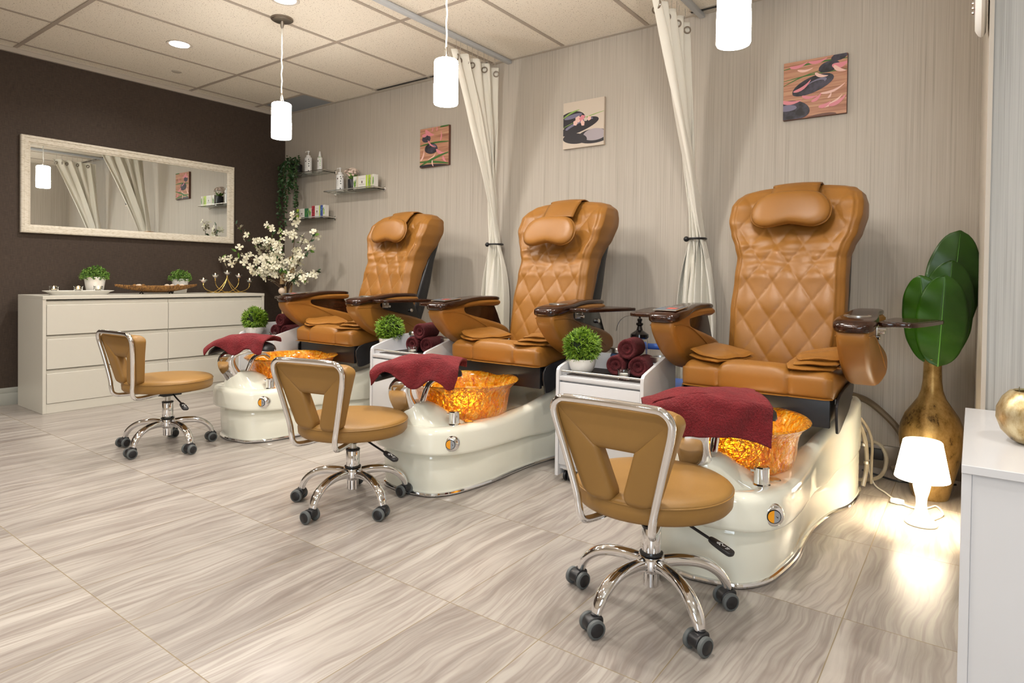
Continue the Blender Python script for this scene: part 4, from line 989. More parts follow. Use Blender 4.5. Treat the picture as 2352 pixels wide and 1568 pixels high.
# blue utility cart behind the right trolley with pump bottle
t = thing('utility_cart', 'blue plastic cart with a handle, behind the trolley beside the rightmost chair', 'cart', (4.12, -.44, 0)); B = m['blue']
MB().prism(spline_xy([(-.26, -.14), (.26, -.14), (.28, 0), (.26, .14), (-.26, .14), (-.28, 0)], 4), .06, B, axis='z', a=.33, inset=.01).build('tray', t)
MB().prism(spline_xy([(-.26, -.14), (.26, -.14), (.28, 0), (.26, .14), (-.26, .14), (-.28, 0)], 4), .05, B, axis='z', a=.05, inset=.01).build('tray', t)
MB().tube(spline([(-.24, .12, .37), (-.255, .13, .46), (-.24, .135, .54), (-.16, .14, .556), (.16, .14, .556), (.24, .135, .54), (.255, .13, .46), (.24, .12, .37)], 6), .017, B, 12).build('handle', t)
for x, y in ((-.22, -.1), (.22, -.1), (-.22, .1), (.22, .1)): MB().tube([(x, y, .03), (x, y, .32)], .014, B, 10).lathe([(0, 0), (.022, 0), (.025, .006), (.022, .02), (0, .02)], m['black'], 18, c=(x - .01, y, .026), axis='x').build('leg', t)
t = thing('pump_bottle', 'clear bottle with black pump cap and wire arm, on the blue cart', 'bottle', (3.955, -.38, .39))
MB().lathe([(0, 0), (.045, 0), (.047, .006), (.047, .20), (.044, .214), (.03, .22), (0, .22)], m['glass'], 28).build('bottle', t)
MB().lathe([(0, .218), (.048, .218), (.052, .224), (.050, .240), (.036, .250), (.018, .262), (.012, .285), (.020, .292), (.020, .302), (.010, .306), (.014, .318), (.014, .326), (.006, .330), (.006, .342), (0, .342)], m['blackgloss'], 28).build('pump', t)
MB().tube(spline([(0, 0, .335), (-.05, .0, .345), (-.10, .0, .33), (-.135, .0, .29), (-.145, .0, .25)], 6), .0022, m['steel'], 6).build('wire_arm', t)
o = MB().box((3.03, -.055, .90), (3.10, -.0, 1.01), m['whiteplastic'], .012, 3).build('wall_box', origin=(3.065, 0, .95)); tag(o, 'small white wall box behind the left shoulder of the middle pedicure chair', 'wall box')

# ------------------------------------------------------------------ things on the chest of drawers
ZD = .78
t = thing('serving_plate', 'long white platter under three lit glass candles on the chest of drawers', 'plate', (.33, -1.875, ZD))
b = MB(); pl = lambda w, l, z: [Vector((w * (abs(cos(a)) ** .55) * (1 if cos(a) > 0 else -1), l * (abs(sin(a)) ** .4) * (1 if sin(a) > 0 else -1), z)) for a in [2 * PI * k / 48 for k in range(48)]]
b.loft([pl(.045, .175, 0), pl(.05, .178, .008), pl(.062, .192, .020), pl(.075, .214, .027), pl(.076, .216, .030), pl(.062, .195, .026), (pl(.050, .18, .014)), pl(.02, .1, .013)], m['ceramic']); b.build('plate', t)
vv = votive('lit glass tealight holder at the left end of the white platter', (.32, -2.025, ZD + .0145), 'lit glass tealight holders on the white platter', True)
dup(vv, (.34, -1.885, ZD + .0145), 1, 'lit glass tealight holder in the middle of the white platter'); dup(vv, (.36, -1.765, ZD + .0145), 2, 'lit glass tealight holder at the right end of the white platter, before the plant pot')
def bushy(seed, loc, lab, s_=1.0):
    rnd = random.Random(seed); t = thing('potted_plant', lab, 'plant', loc, 0, 'bushy plants in white pots')
    MB().lathe([(0, 0), (.040 * s_, 0), (.042 * s_, .003), (.050 * s_, .05 * s_), (.057 * s_, .098 * s_), (.057 * s_, .104 * s_), (.052 * s_, .104 * s_), (.050 * s_, .092 * s_), (0, .092 * s_)], m['ceramic'], 36).build('pot', t)
    b = MB()
    for i in range(520):
        z = rnd.uniform(-.1, 1); a = rnd.uniform(0, 2 * PI); q = math.sqrt(max(0, 1 - z * z)); R = rnd.uniform(.55, 1.02)
        c = Vector((q * cos(a) * .078 * R, q * sin(a) * .078 * R, .098 + z * .072 * R)) * s_
        for k in range(4):
            e = Vector((rnd.gauss(0, 1), rnd.gauss(0, 1), rnd.gauss(.3, 1))).normalized(); s = e.orthogonal().normalized(); l = .011 * s_
            b.add([c, c + e * l * .5 + s * l * .32, c + e * l, c + e * l * .5 - s * l * .32], [[0, 1, 2, 3]], m['boxleaf'])
    b.build('foliage', t, sharp=180); 
    b = MB()
    for i in range(9): a = i * .7; b.tube([(.01 * cos(a), .01 * sin(a), .09 * s_), (.05 * s_ * cos(a), .05 * s_ * sin(a), .15 * s_)], .0012, m['branch'], 4)
    b.build('stem', t); return t
bushy(4, (.19, -1.725, ZD), 'bushy green plant in a white pot behind the candle platter', 1.22); bushy(9, (.17, -1.09, ZD), 'bushy green plant in a white pot behind the wicker basket', 1.12)
t = thing('wicker_basket', 'long boat shaped wicker basket of dried shells on the chest of drawers', 'basket', (.32, -1.335, ZD)); b = MB(); rings = []
for j in range(41):
    u = -1 + j / 20; hw = .085 * (1 - abs(u) ** 2.2) + .006; y = .305 * u; z0 = .012 + .048 * abs(u) ** 2; z1 = .062 + .012 * abs(u) ** 3; n_ = 18; row = []
    for k in range(n_): a = PI * k / (n_ - 1); row.append(Vector((hw * cos(a), y + rad(0), z1 - (z1 - z0) * sin(a) ** .7)))
    for k in range(n_): a = PI - PI * k / (n_ - 1); row.append(Vector((hw * .93 * cos(a), y, z1 + .002 - (z1 - z0 - .008) * sin(a) ** .7)))
    rings.append(row)
b.loft(rings, m['wicker']).build('basket_body', t)
for y in (-.12, .10): MB().tube([(-.03, y, .001), (0, y, .016), (.03, y, .001)], .004, m['black'], 6).build('foot', t)
rnd = random.Random(5)
sh0 = None
for k, (x, y) in enumerate(((.0, -.17), (.02, -.15), (-.01, -.13), (.01, -.11), (0, .07), (.02, .10), (-.01, .16), (.01, .18))):
    b = MB().lathe([(0, 0), (.012, .003), (.014, .009), (.008, .016), (0, .018)], m['tan_tip'] if k % 3 else m['wicker'], 12, sx=1.4)
    if k in (0, 3): pass
    o = b.build('seashell'); o.location = (.32 + x, -1.335 + y, ZD + .058 - .03 * 0); o.rotation_euler = (0, 0, k); tag(o, 'small dried shell lying in the wicker basket', 'shell', 'dried shells in the wicker basket')
for c in list(t.children): pass
MB().box((-.05, -.22, .045), (.05, .22, .058), m['wicker'], .008).build('filling', t)
# candelabra
t = thing('candelabra', 'gold wire candelabra with five glass cups at the right end of the chest of drawers', 'candelabra', (.30, -.757, ZD)); ts = [(-.207, .085), (-.105, .125), (0, .150), (.105, .125), (.207, .085)]
b = MB()
arcs = [(-.207, .085, -.02), (-.207, .085, -.02), (-.105, .125, .10), (.105, .125, -.10), (.207, .085, .02)]
for (y, z) in ts:
    if y == 0:
        for q in (-.16, -.10, .10, .16): b.tube(spline([(0, 0, .145), (0, q * .10, .10), (0, q * .45, .035), (0, q * .8, .008), (0, q * 1.1, .003)], 6), .0028, m['gold'], 8)
    else:
        sg = 1 if y > 0 else -1
        b.tube(spline([(0, y, z - .004), (0, y - sg * .004, z * .62), (0, y - sg * .03, z * .32), (0, y - sg * .085, .010), (0, y - sg * .16, .003), (0, y - sg * .21, .012)], 6), .0028, m['gold'], 8)
b.build('wire_frame', t)
for (y, z) in ts:
    MB().lathe([(.004, z - .02), (.006, z - .014), (.003, z - .006), (.006, z), (0, z)], m['gold'], 12, c=(0, y, 0)).build('socket', t)
    c_ = MB().lathe([(0, z), (.006, z), (.011, z + .006), (.030, z + .020), (.034, z + .027), (.030, z + .031), (.024, z + .026), (.010, z + .014), (0, z + .012)], m['glass'], 12, c=(0, y, 0)).build('glass_cup', t, sharp=20)
    MB().lathe([(0, z + .016), (.014, z + .016), (.014, z + .026), (0, z + .026)], m['wax'], 16, c=(0, y, 0)).build('candle', c_); MB().lathe([(0, z + .027), (.003, z + .031), (.003, z + .036), (0, z + .044)], m['flame'], 8, c=(0, y, 0)).build('flame', c_)

# ------------------------------------------------------------------ glass shelves and what stands on them
def shelf(x0, z, lab):
    t = thing('glass_shelf', lab, 'shelf', (x0 + .325, 0, z), 0, 'glass shelves in the corner'); w = .325
    MB().prism([(-w + .02, -.008), (w - .02, -.008), (w - .02, -.10)] + [(w - .02 - .03 * (1 - cos(a)), -.10 - .025 * sin(a)) for a in (.5, 1.0, 1.57)] + [(-w + .05 - .03 * sin(a), -.125 + .025 * (1 - cos(a))) for a in (0, .5, 1.0, 1.57)], .006, m['glassgreen'], axis='z', a=-.006).build('glass_panel', t)
    MB().tube(spline([(-w, 0, .004), (-w, -.06, .005), (-w + .004, -.115, .006), (-w + .03, -.14, .006), (0, -.142, .006), (w - .03, -.14, .006), (w - .004, -.115, .006), (w, -.06, .005), (w, 0, .004)], 8), .0045, m['steel'], 10).build('rail', t)
    for s_ in (-1, 1): MB().lathe([(0, -.016), (.012, -.016), (.019, -.010), (.020, -.002), (.020, 0)], m['chrome'], 24, c=(s_ * w, 0, .0), axis='y').build('bracket', t)
shelf(.135, 1.878, 'highest glass shelf in the corner, with chrome rail, holding ivy and two bottles')
shelf(.785, 1.680, 'glass shelf with chrome rail, right one of the three, holding pot and green boxes')
shelf(.135, 1.462, 'glass shelf with chrome rail, lowest of the three in the corner, holding two fruit boxes')
def bottle(h, r, loc, lab, collar, pumpy=True):
    t = thing('lotion_bottle', lab, 'bottle', loc, 0, 'white bottles on the glass shelves'); W = m['whiteplastic']
    MB().lathe([(0, 0), (r * .94, 0), (r, .004), (r, h * .66), (r * .94, h * .70), (r * .5, h * .725), (r * .36, h * .73), (0, h * .73)], W, 36, sy=.72).build('body', t)
    l = MB()
    for k in range(12):     # printed label wrapped on the front
        pass
    def pt(a, z, rr=1.012): return (r * rr * sin(a), -r * rr * .72 * cos(a), z)
    def patch(a0, a1, z0, z1, mt, rr=1.012):
        P = [[pt(lerp(a0, a1, i / 6), z, rr) for i in range(7)] for z in (z0, z1)]; l.grid(P, mt)
    patch(-.16, .16, h * .50, h * .56, m['emblem'], 1.02)
    for a, z in ((-.9, .08), (-.95, .16), (-.88, .25), (-.98, .36), (-.9, .5), (-.97, .58), (.8, .1), (.9, .3), (.85, .4), (.95, .5), (.82, .58)): patch(a - .12, a + .12, h * z, h * (z + .05), collar, 1.02)
    for k in range(5): patch(-.35 + .05 * (k % 2), .35 - .05 * (k % 3), h * (.44 - k * .05), h * (.447 - k * .05), m['print_grey'], 1.02)
    l.build('label', t)
    if pumpy: MB().lathe([(r * .5, h * .72), (r * .5, h * .78), (r * .45, h * .80), (r * .12, h * .81), (r * .12, h * .94), (r * .3, h * .95), (r * .3, h * .985), (0, h)], W, 20).tube([(0, 0, h * .965), (-r * .8, -.004, h * .975), (-r * .95, -.004, h * .955)], .004, W, 8).build('pump', t)
    else: MB().lathe([(r * .8, h * .68), (r * .62, h * .73), (r * .5, h * .74), (0, h * .74)], collar, 24, sy=.8).lathe([(r * .5, h * .74), (r * .42, h * .80), (r * .28, h * .93), (r * .2, h), (0, h)], W, 20).build('spray_cap', t)
m['emblem'] = M_('brown emblem', '#4a3226', .5); m['print_grey'] = M_('grey print', '#9a9690', .5); m['print_dark'] = M_('dark print', '#3c4640', .5); m['mint'] = M_('mint green', '#7fbf7a', .4)
bottle(.215, .040, (.475, -.075, 1.878), 'white pump bottle on the highest glass shelf, beside the black ivy pot', m['print_dark'])
bottle(.190, .028, (.645, -.075, 1.878), 'white spray bottle with green collar on the highest glass shelf', m['mint'], False)
bottle(.215, .040, (.935, -.075, 1.680), 'white pump bottle at the left end of the right glass shelf', m['print_dark'])
# flower pot on the right shelf
t = thing('flower_pot', 'black pot of pale pink flowers on the right glass shelf', 'flower', (1.10, -.075, 1.680)); MB().lathe([(0, 0), (.034, 0), (.036, .003), (.038, .092), (.036, .096), (.032, .096), (.032, .085), (0, .085)], m['black'], 30).build('pot', t)
rnd = random.Random(3); b = MB()
for i in range(16):
    a = rnd.uniform(0, 2 * PI); r_ = rnd.uniform(.02, .05); c = Vector((r_ * cos(a) * .3, r_ * sin(a) * .3, .09)); e = Vector((cos(a) * .7, sin(a) * .7, 1)).normalized(); s = e.cross(Vector((0, 0, 1))).normalized(); l = rnd.uniform(.05, .075)
    b.add([c, c + e * l * .5 + s * l * .25, c + e * l, c + e * l * .5 - s * l * .25], [[0, 1, 2, 3]], m['boxleaf'])
b.build('leaves', t)
b = MB()
for i in range(110):
    z = rnd.uniform(-.1, 1); a = rnd.uniform(0, 2 * PI); q = math.sqrt(max(0, 1 - z * z)); c = Vector((q * cos(a) * .058 + (rnd.random() < .25) * -.045, q * sin(a) * .05, .155 + z * .042 - (rnd.random() < .2) * .03))
    for k in range(5): th = k * 1.257 + i; n_ = Vector((q * cos(a), q * sin(a), z + .3)).normalized(); u = n_.orthogonal().normalized(); w = n_.cross(u); d = u * cos(th) + w * sin(th); s = d.cross(n_); b.add([c, c + d * .007 + s * .004, c + d * .012, c + d * .007 - s * .004], [[0, 1, 2, 3]], m['petalpink'])
b.build('blossoms', t, sharp=180)
# printed cartons
cols = {k: M_('carton ' + k, v, .45) for k, v in dict(white='#e0ded6', lime='#b7cf4a', green='#4c8a2c', deep='#2f6b45', red='#b02c35', berry='#7a1b30', blue='#3c4f94', orange='#d98828', cream='#cfc7b0', sky='#5f8fc4', leaf='#6f9a2b').items()}
def carton(x0, x1, h, z, lab, bands, rz=0, lean=0):
    w = x1 - x0; b = MB().box((-w / 2, -.022, 0), (w / 2, .022, h), cols['white'], .001, 1); yy = -.0224
    rnd = random.Random(int(x0 * 100)); ii = 0
    for a, c, mt, kind in bands:
        xa, xb = lerp(-w / 2, w / 2, a) + .0006, lerp(-w / 2, w / 2, c) - .0006
        ii += 1; y_ = yy - .0001 * ii; b.add([(xa, y_, .0006), (xb, y_, .0006), (xb, y_, h - .0006), (xa, y_, h - .0006)], [[0, 1, 2, 3]], cols[mt])
        if kind == 'berry':
            for i in range(26): q = ell(rnd.uniform(xa + .006, xb - .006), rnd.uniform(.008, h - .008), .008, .008, 0, 0, 12); b.add([(p[0], y_ - .0002 - i * .00002, p[1]) for p in q], [list(range(12))], cols[rnd.choice(['berry', 'red'] if mt == 'red' else ['blue', 'sky', 'blue'])])
        if kind == 'leaf':
            for i in range(14): x = rnd.uniform(xa + .004, xb - .004); z1 = rnd.uniform(.01, h * .5); z2 = z1 + h * .4; d = rnd.uniform(-.01, .01); d = max(xa + .001 - x, min(xb - .001 - x, d)); b.add([(x, y_ - .0002 - i * .00002, z1), (min(x + .005, xb), y_ - .0002 - i * .00002, (z1 + z2) / 2), (x + d, y_ - .0002 - i * .00002, z2), (max(xa, x - .003), y_ - .0002 - i * .00002, (z1 + z2) / 2)], [[0, 1, 2, 3]], cols[rnd.choice(['green', 'lime', 'deep', 'leaf'])])
        if kind == 'label':
            xm = (xa + xb) / 2; b.add([(xm - .006, y_ - .001, h * .42), (xm + .006, y_ - .001, h * .42), (xm + .006, y_ - .001, h * .60), (xm - .006, y_ - .001, h * .60)], [[0, 1, 2, 3]], m['emblem'])
            for zz in (.34, .30, .75): b.add([(xa + .012, y_ - .001, h * zz), (xb - .012, y_ - .001, h * zz), (xb - .012, y_ - .001, h * (zz + .015)), (xa + .012, y_ - .001, h * (zz + .015))], [[0, 1, 2, 3]], m['print_grey'])
    o = b.build('product_carton', smooth=False); o.location = ((x0 + x1) / 2, -.085, z); o.rotation_euler = (0, 0, rad(rz)); tag(o, lab, 'box', 'printed cartons on the glass shelves'); return o
carton(1.150, 1.335, .112, 1.680, 'white and lime printed carton beside the flower pot on the right glass shelf', [(0, .22, 'white', 'leaf'), (.22, .36, 'cream', ''), (.36, .88, 'white', 'label'), (.88, 1, 'lime', '')])
carton(1.340, 1.42, .112, 1.680, 'narrow green carton at the right end of the right glass shelf', [(0, .45, 'lime', 'leaf'), (.45, .75, 'cream', ''), (.75, 1, 'white', 'leaf')], -6)
carton(.335, .565, .095, 1.462, 'green printed carton on the lowest glass shelf, nearer the corner', [(0, .22, 'lime', 'leaf'), (.22, .58, 'white', 'label'), (.58, .85, 'deep', 'leaf'), (.85, 1, 'cream', 'leaf')])
carton(.575, .765, .112, 1.462, 'red and blue berry printed carton on the lowest glass shelf', [(0, .25, 'red', 'berry'), (.25, .58, 'white', 'label'), (.58, .66, 'lime', ''), (.66, .86, 'blue', 'berry'), (.86, 1, 'white', 'leaf')])
# trailing ivy
t = thing('trailing_ivy', 'dark trailing ivy in a black pot hanging down from the highest glass shelf', 'plant', (.30, -.075, 1.878)); MB().lathe([(0, 0), (.040, 0), (.043, .004), (.048, .100), (.046, .104), (.042, .104), (.041, .09), (0, .09)], m['black'], 30).build('pot', t)
rnd = random.Random(12); vines = MB(); lv = MB()
def ivyleaf(c, e, n_, l):
    s = e.cross(n_).normalized(); lv.add([c, c + e * l * .25 + s * l * .42, c + e * l * .55 + s * l * .22, c + e * l, c + e * l * .55 - s * l * .22, c + e * l * .25 - s * l * .42], [[0, 1, 2, 3, 4, 5]], m['ivy'])
for k in range(10):
    x = -.17 + .30 * k / 9 * rnd.uniform(.8, 1); y = -.075 + rnd.uniform(-.03, .03); L_ = rnd.choice([.25, .42, .50, .36, .30]) + (.06 if x < -.02 else -.05)
    pts = [Vector((x * .2, y * .3, .10)), Vector((x * .6, y * .8, .13)), Vector((x, y, .08))] + [Vector((x + .012 * sin(q + k) + .01 * q * rnd.uniform(-.3, .3), y + .008 * cos(q * 2), .08 - L_ * q / 6)) for q in range(1, 7)]
    S_ = spline(pts, 5); vines.tube(S_, .0014, m['branch'], 5)
    for p in S_[3:]:
        for _ in range(2): a = rnd.uniform(0, 2 * PI); e = Vector((cos(a), sin(a) * .8, rnd.uniform(-.9, .1))).normalized(); ivyleaf(p, e, Vector((rnd.gauss(0, .4), -1, rnd.gauss(0, .4))).normalized(), rnd.uniform(.024, .034))
for k in range(110):
    a = rnd.uniform(0, 2 * PI); z = rnd.uniform(0, 1); p = Vector((-.04 + .09 * cos(a) * rnd.random(), -.02 + .06 * sin(a) * rnd.random(), .10 + .075 * z)); e = Vector((cos(a), sin(a), rnd.uniform(-.2, .9))).normalized(); ivyleaf(p, e, Vector((rnd.gauss(0, .5), rnd.gauss(0, .5), 1)).normalized(), rnd.uniform(.022, .032))
vines.build('vines', t); lv.build('leaves', t, sharp=180)

# ------------------------------------------------------------------ blossom arrangement in the corner
t = thing('blossom_arrangement', 'tall arrangement of white blossom branches in the room corner beside the chest of drawers', 'flower arrangement', (.62, -.40, 0)); rnd = random.Random(21)
MB().lathe([(0, 0), (.10, 0), (.12, .02), (.13, .12), (.11, .25), (.075, .36), (.07, .44), (.08, .46), (.07, .46), (.065, .42), (0, .40)], m['planter'], 40).build('floor_vase', t)
tr = MB()
for (a, b_, c_, r_) in (((0, 0, .4), (-.02, 0, .62), (.01, .01, .80), .016), ((.02, .01, .4), (.01, 0, .60), (.02, -.02, .84), .014), ((-.01, -.01, .4), (-.05, 0, .7), (-.11, .02, .95), .011), ((.01, 0, .4), (.05, 0, .72), (.09, .02, .96), .009), ((0, .02, .4), (.03, .03, .75), (.03, .04, 1.0), .010)): tr.tube(spline([a, b_, c_], 6), lambda q, r_=r_: r_ * (1.1 - .4 * q), m['birch'], 10)
tr.build('trunk', t)
cork = MB()
for x, y, z0, z1, r_ in ((-.02, -.02, .86, 1.0, .024), (.085, .0, .96, 1.10, .022)): cork.lathe([(0, z0), (r_, z0), (r_ * .9, (z0 + z1) / 2), (r_, z1), (0, z1)], m['birch'], 16, c=(x, y, 0))
cork.build('bark_stick', t)
for (x, y, z, r_, mt) in ((.01, -.045, .80, .030, 'tan_tip'), (.045, -.04, .90, .024, 'wicker'), (-.035, -.03, .735, .026, 'tan_tip')): MB().lathe([(max(.0003, r_ * sin(PI * k / 12)), -r_ * cos(PI * k / 12)) for k in range(13)], m[mt], 18, c=(x, y, z)).build('decor_ball', t)
tw = MB(); fl = MB(); gl = MB()
def flower(c, n_, s_):
    u = n_.orthogonal().normalized(); u = Matrix.Rotation(rnd.uniform(0, 6), 3, n_) @ u; w = n_.cross(u)
    for k in range(4):
        th = k * PI / 2; d = u * cos(th) + w * sin(th); s = n_.cross(d)
        P = [c, c + d * s_ * .35 + s * s_ * .26 + n_ * s_ * .10, c + d * s_ * .8 + s * s_ * .40 + n_ * s_ * .22, c + d * s_ * 1.0 + s * s_ * .14 + n_ * s_ * .22, c + d * s_ * .92 + n_ * s_ * .18, c + d * s_ * 1.0 - s * s_ * .14 + n_ * s_ * .22, c + d * s_ * .8 - s * s_ * .40 + n_ * s_ * .22, c + d * s_ * .35 - s * s_ * .26 + n_ * s_ * .10]
        fl.add(P, [list(range(8))], m['blossom'])
    gl.lathe([(0, 0), (s_ * .12, s_ * .05), (s_ * .1, s_ * .16), (0, s_ * .2)], m['wick'], 6, M=Matrix.Translation(c) @ n_.to_track_quat('Z', 'Y').to_matrix().to_4x4())
def tleaf(c, e, l):
    n_ = Vector((rnd.gauss(0, .5), -1, rnd.gauss(0, .5))).normalized(); s = e.cross(n_).normalized(); gl.add([c, c + e * l * .35 + s * l * .24, c + e * l * .7 + s * l * .18, c + e * l, c + e * l * .7 - s * l * .18, c + e * l * .35 - s * l * .24], [[0, 1, 2, 3, 4, 5]], m['ivy'] if rnd.random() < .6 else m['boxleaf'])
# branch tips relative to the vase, spreading over the chest and before the shelves
tips = [(-.46, -.22, 1.40), (-.52, -.30, 1.08), (-.28, -.15, 1.28), (-.16, -.05, 1.38), (-.36, -.25, 1.14), (-.02, -.02, 1.32), (.14, 0.0, 1.44), (.22, .03, 1.26), (.28, .05, 1.16), (.46, .0, .98), (.18, -.06, 1.06), (-.21, -.16, .98), (-.10, -.14, 1.10), (.05, -.10, 1.16), (-.30, -.05, 1.20), (.30, .08, 1.30), (.38, -.05, .90), (-.12, -.1, 1.22), (.10, -.14, .96)]
for k, tp in enumerate(tips):
    tp = Vector(tp); st = Vector((rnd.uniform(-.03, .03), 0, .78)); mid = st.lerp(tp, .5) + Vector((rnd.uniform(-.05, .05), rnd.uniform(-.04, .04), .06)); S_ = spline([st, mid, tp], 9); tw.tube(S_, lambda q: .0045 - .003 * q, m['branch'], 6)
    for i, p in enumerate(S_[7:]):
        q = (i + 7) / len(S_)
        if rnd.random() < .72:
            for _ in range(rnd.choice((1, 2)) if k not in (9,) else 1):
                e = Vector((rnd.gauss(0, 1), rnd.gauss(-.3, 1), rnd.gauss(.1, 1))).normalized(); c = p + e * rnd.uniform(.012, .05); tw.tube([p, c], .0012, m['branch'], 4)
                flower(c, (e + Vector((.35, -.75, .1))).normalized(), rnd.uniform(.027, .037))
        if rnd.random() < .6: e = Vector((rnd.gauss(0, 1), rnd.gauss(0, .6), rnd.gauss(-.1, 1))).normalized(); tleaf(p, e, rnd.uniform(.035, .06))
tw.build('branches', t); fl.build('blossoms', t, sharp=180); gl.build('leaves', t, sharp=180)
# ------------------------------------------------------------------ gold floor vase with broad leaves
t = thing('floor_vase', 'tall aged gold bottle vase with broad green leaves behind the table lamp', 'vase', (5.330, -.36, 0))
MB().lathe([(0, 0), (.066, 0), (.070, .006), (.082, .06), (.103, .15), (.118, .22), (.122, .265), (.118, .31), (.100, .36), (.074, .40), (.052, .435), (.041, .47), (.036, .51), (.034, .56), (.034, .600), (.036, .606), (.032, .606), (.029, .58), (0, .56)], m['vase'], 64).build('vase_body', t)
def broad(base, tip, w, bow, face, seed, mt='bigleaf'):
    base, tip, face = Vector(base), Vector(tip), Vector(face).normalized(); ax = tip - base; L_ = ax.length; d = ax.normalized(); s = d.cross(face).normalized(); f = s.cross(d).normalized(); NU, NV = 16, 34; P = []; mid = []
    for j in range(NV + 1):
        v = j / NV; ww = w * (sin(PI * min(1, v * .93 + .07) ** .95) ** .55) if v < 1 else 0.001
        ww = w * max(.004, 1 - abs(2 * v - 1) ** (2.6 if v < .5 else 2.2)) ** .55
        c = base + ax * v + f * bow * sin(PI * v * .9); row = []
        for i in range(NU + 1):
            u = -1 + 2 * i / NU; row.append(c + s * ww * u + f * (-abs(u) * ww * .22 + .004 * sin(v * 26 + u * 2 + seed) * abs(u)))
        P.append(row); mid.append(c + f * .0015)
    b = MB().grid(P, m[mt]); lf = b.build('leaf', t, sharp=180); md = lf.modifiers.new('t', 'SOLIDIFY'); md.thickness = .0014
    MB().tube(mid[:-1], lambda q: .0028 * (1.1 - q), m['vein'], 6).build('midrib', lf); return lf
broad((.03, .015, .66), (.085, .03, 1.165), .108, .03, (.35, -1, .1), 1)
broad((.03, -.005, .60), (.062, -.03, 1.035), .098, .012, (.2, -1, .1), 4)
broad((-.005, -.02, .585), (-.050, -.05, .970), .088, .012, (-.1, -1, .1), 2)
broad((-.01, 0, .60), (-.010, .0, .945), .084, .0, (-.2, -1, .1), 5)
broad((.02, -.035, .578), (.040, -.07, .970), .094, .01, (.1, -1, .1), 3)
b = MB()
for x, y in ((.005, .01), (.01, 0), (-.005, -.01), (0, 0), (.01, -.015)): b.tube([(x * .5, y * .5, .45), (x, y, .62)], .005, m['vein'], 6)
b.build('stems', t)
# ------------------------------------------------------------------ little table lamp
t = thing('table_lamp', 'small lit white table lamp standing on the floor before the gold vase', 'lamp', (5.320, -.755, 0)); PL_ = m['shade']
MB().lathe([(0, 0), (.052, 0), (.055, .004), (.053, .012), (.034, .028), (.022, .050), (.018, .080), (.020, .105), (.026, .128), (.030, .150), (.0, .150)], m['whiteplastic'], 40).build('base', t)
b = MB().lathe([(.0925, .178), (.0935, .179), (.066, .322), (.062, .326), (.058, .327), (.0, .327)], PL_, 48); b.build('shade', t)
MB().lathe([(0, .150), (.014, .150), (.014, .175), (.011, .18), (0, .18)], m['whiteplastic'], 16).lathe([(.010, .18), (.022, .205), (.024, .225), (.016, .245), (0, .252)], m['bulb'], 20).build('bulb', t)
L = bpy.data.lights.new('lamp_bulb', 'POINT'); L.energy = 13; L.color = (1, .80, .52); L.shadow_soft_size = .022; o = bpy.data.objects.new('lamp_bulb', L); COL.objects.link(o); o.location = (5.320, -.755, .275)
# ------------------------------------------------------------------ cables and hoses by the wall
def cable(name, pts, r, mt, lab, cat='cable'):
    o = MB().tube(spline(pts, 8), r, mt, 8).build(name, origin=pts[0]); tag(o, lab, cat); return o
cable('lamp_cord', [(5.352, -.70, .006), (5.385, -.60, .006), (5.36, -.50, .006), (5.33, -.55, .006), (5.28, -.58, .006), (5.22, -.53, .006), (5.17, -.44, .006), (5.12, -.36, .010), (5.085, -.27, .05), (5.08, -.20, .08)], .0035, m['cable_white'], 'white lamp cord lying on the floor left of the table lamp')
o = MB().lathe([(0, -.026), (.010, -.024), (.013, 0), (.010, .024), (0, .026)], m['cable_white'], 14, c=(0, 0, 0), axis='x').build('cord_switch'); o.location = (5.225, -.56, .0135); tag(o, 'white inline switch on the lamp cord', 'switch')
cable('black_cable', [(5.04, -.12, .006), (5.12, -.17, .005), (5.20, -.21, .005), (5.30, -.17, .005), (5.42, -.10, .005)], .0045, m['black'], 'black cable on the floor behind the gold vase')
m['hosebrown'] = M_('grey brown hose', '#70604c', .35)
cable('drain_hose', [(4.93, -.30, .42), (4.98, -.18, .385), (5.05, -.10, .35), (5.12, -.07, .29), (5.185, -.06, .215), (5.22, -.06, .13), (5.215, -.06, .05), (5.16, -.08, .022)], .0165, m['hosebrown'], 'thick grey-brown hose curving down the wall behind the rightmost pedicure chair', 'hose')
cable('coiled_hose', [(5.03, -.36, .02), (5.09, -.30, .012), (5.135, -.24, .03), (5.15, -.20, .09), (5.13, -.18, .145), (5.09, -.17, .165), (5.04, -.17, .15), (4.99, -.2, .12)], .009, m['hoseclear'], 'clear hose looped beside the rightmost tub, under the thick hose', 'hose')
o = MB().box((5.04, -.030, .045), (5.12, -.012, .10), m['black'], .004).tube([(5.06, -.03, .07), (5.06, -.06, .07), (5.06, -.06, .04)], .012, m['black'], 10).build('wall_outlet', origin=(5.08, 0, .07)); tag(o, 'black socket block low on the wall beside the rightmost tub', 'socket')
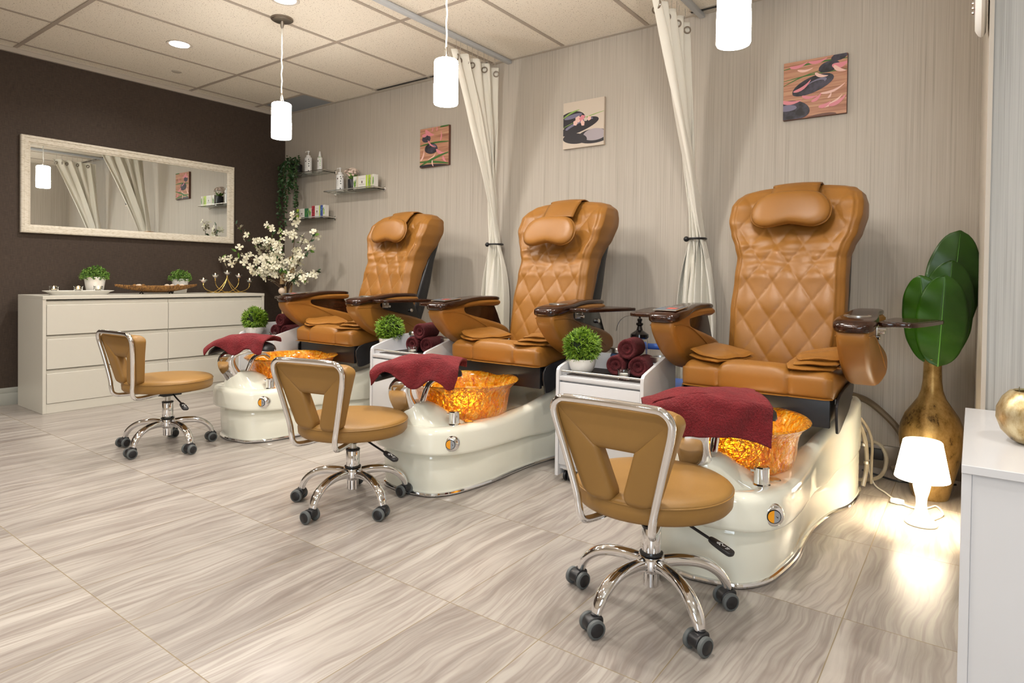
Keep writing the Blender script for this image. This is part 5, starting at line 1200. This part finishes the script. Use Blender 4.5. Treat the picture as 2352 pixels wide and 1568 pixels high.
# ------------------------------------------------------------------ white cabinet at the right edge
x0, x1, yf, yb, zt = 5.4535, 6.25, -1.985, -1.205, .543
t = thing('cabinet', 'white cabinet cut by the right edge of the photo, with a gold planter on top', 'cabinet', ((x0 + x1) / 2, (yf + yb) / 2, 0)); ox, oy = (x0 + x1) / 2, (yf + yb) / 2; W = m['cab']
def bb(n, lo, hi, bev=.001, mt=W): MB().box((lo[0] - ox, lo[1] - oy, lo[2]), (hi[0] - ox, hi[1] - oy, hi[2]), mt, bev, 1).build(n, t)
bb('top', (x0, yf, zt - .019), (x1, yb, zt), .0012); bb('side_panel', (x0 + .0005, yf + .004, 0), (x0 + .0185, yb, zt - .019)); bb('side_panel', (x1 - .0185, yf + .004, 0), (x1 - .0005, yb, zt - .019)); bb('back_panel', (x0 + .0185, yb - .015, .01), (x1 - .0185, yb, zt - .02)); bb('front_panel', (x0 + .0185, yf + .008, .0), (x1 - .0185, yf + .024, zt - .02)); bb('carcass', (x0 + .0185, yf + .03, .02), (x1 - .0185, yb - .016, zt - .025))
t = thing('gold_planter', 'round speckled gold planter with a leaf on the white cabinet', 'planter', (5.598, -1.66, zt))
MB().lathe([(0, 0), (.034, 0), (.050, .008), (.070, .030), (.0805, .060), (.0795, .085), (.068, .112), (.054, .128), (.048, .130), (.046, .126), (.062, .108), (.070, .08), (0, .07)], m['planter'], 64).build('planter_body', t)
def pleaf(b0, b1, w, nm='leaf'):
    b0, b1 = Vector(b0), Vector(b1); d = (b1 - b0); s = d.cross(Vector((.2, -1, .4))).normalized(); P = []
    for j in range(15):
        v = j / 14; ww = w * (sin(PI * min(.999, v * .9 + .05))) ** .8; c = b0 + d * v + Vector((0, 0, .012 * sin(PI * v))); P.append([c + s * ww * u + Vector((0, 0, -.12 * abs(u) * ww)) for u in (-1, -.5, 0, .5, 1)])
    o = MB().grid(P, m['boxleaf']).build(nm, t, sharp=180); md = o.modifiers.new('t', 'SOLIDIFY'); md.thickness = .002
pleaf((-.015, -.01, .115), (.075, -.04, .185), .030); pleaf((.0, .01, .115), (.06, .05, .19), .028)
MB().lathe([(0, .11), (.0022, .11), (.0028, .155), (.0015, .163), (0, .165)], m['wick'], 10, c=(-.020, .015, 0)).lathe([(0, .11), (.0012, .11), (.001, .137), (0, .138)], m['steel'], 8, c=(-.034, .01, 0)).build('stamen', t)
# ------------------------------------------------------------------ fixture high on the return wall
t = thing('wall_clock', 'round white clock seen edge-on at the top right, on the side wall', 'clock', (5.486, -.93, 1.965))
MB().lathe([(0, .0), (.150, 0), (.162, -.006), (.165, -.014), (.160, -.022), (.146, -.030), (.140, -.032), (.135, -.030), (0, -.028)], m['whiteplastic'], 64, c=(0, 0, 0), axis='x').build('clock_body', t)
MB().lathe([(0, -.036), (.02, -.038), (.09, -.037), (.118, -.034), (.125, -.030), (.10, -.029), (0, -.029)], m['chrome'], 48, axis='x').build('face_ring', t)
b = MB()
for k in range(5): b.lathe([(0, -.040), (.006, -.040), (.008, -.036), (0, -.034)], m['chrome'], 10, c=(-.001, -.02 + .01 * k, -.09 + .02 * k), axis='x')
b.build('stud', t)
bpy.context.scene.world = bpy.data.worlds.new('world'); w = bpy.context.scene.world; w.use_nodes = True; w.node_tree.nodes['Background'].inputs[0].default_value = (.5, .48, .45, 1); w.node_tree.nodes['Background'].inputs[1].default_value = .0
sc = bpy.context.scene; sc.view_settings.view_transform = 'Standard'; sc.view_settings.look = 'None'; sc.view_settings.exposure = EXPOSURE; sc.view_settings.gamma = 1
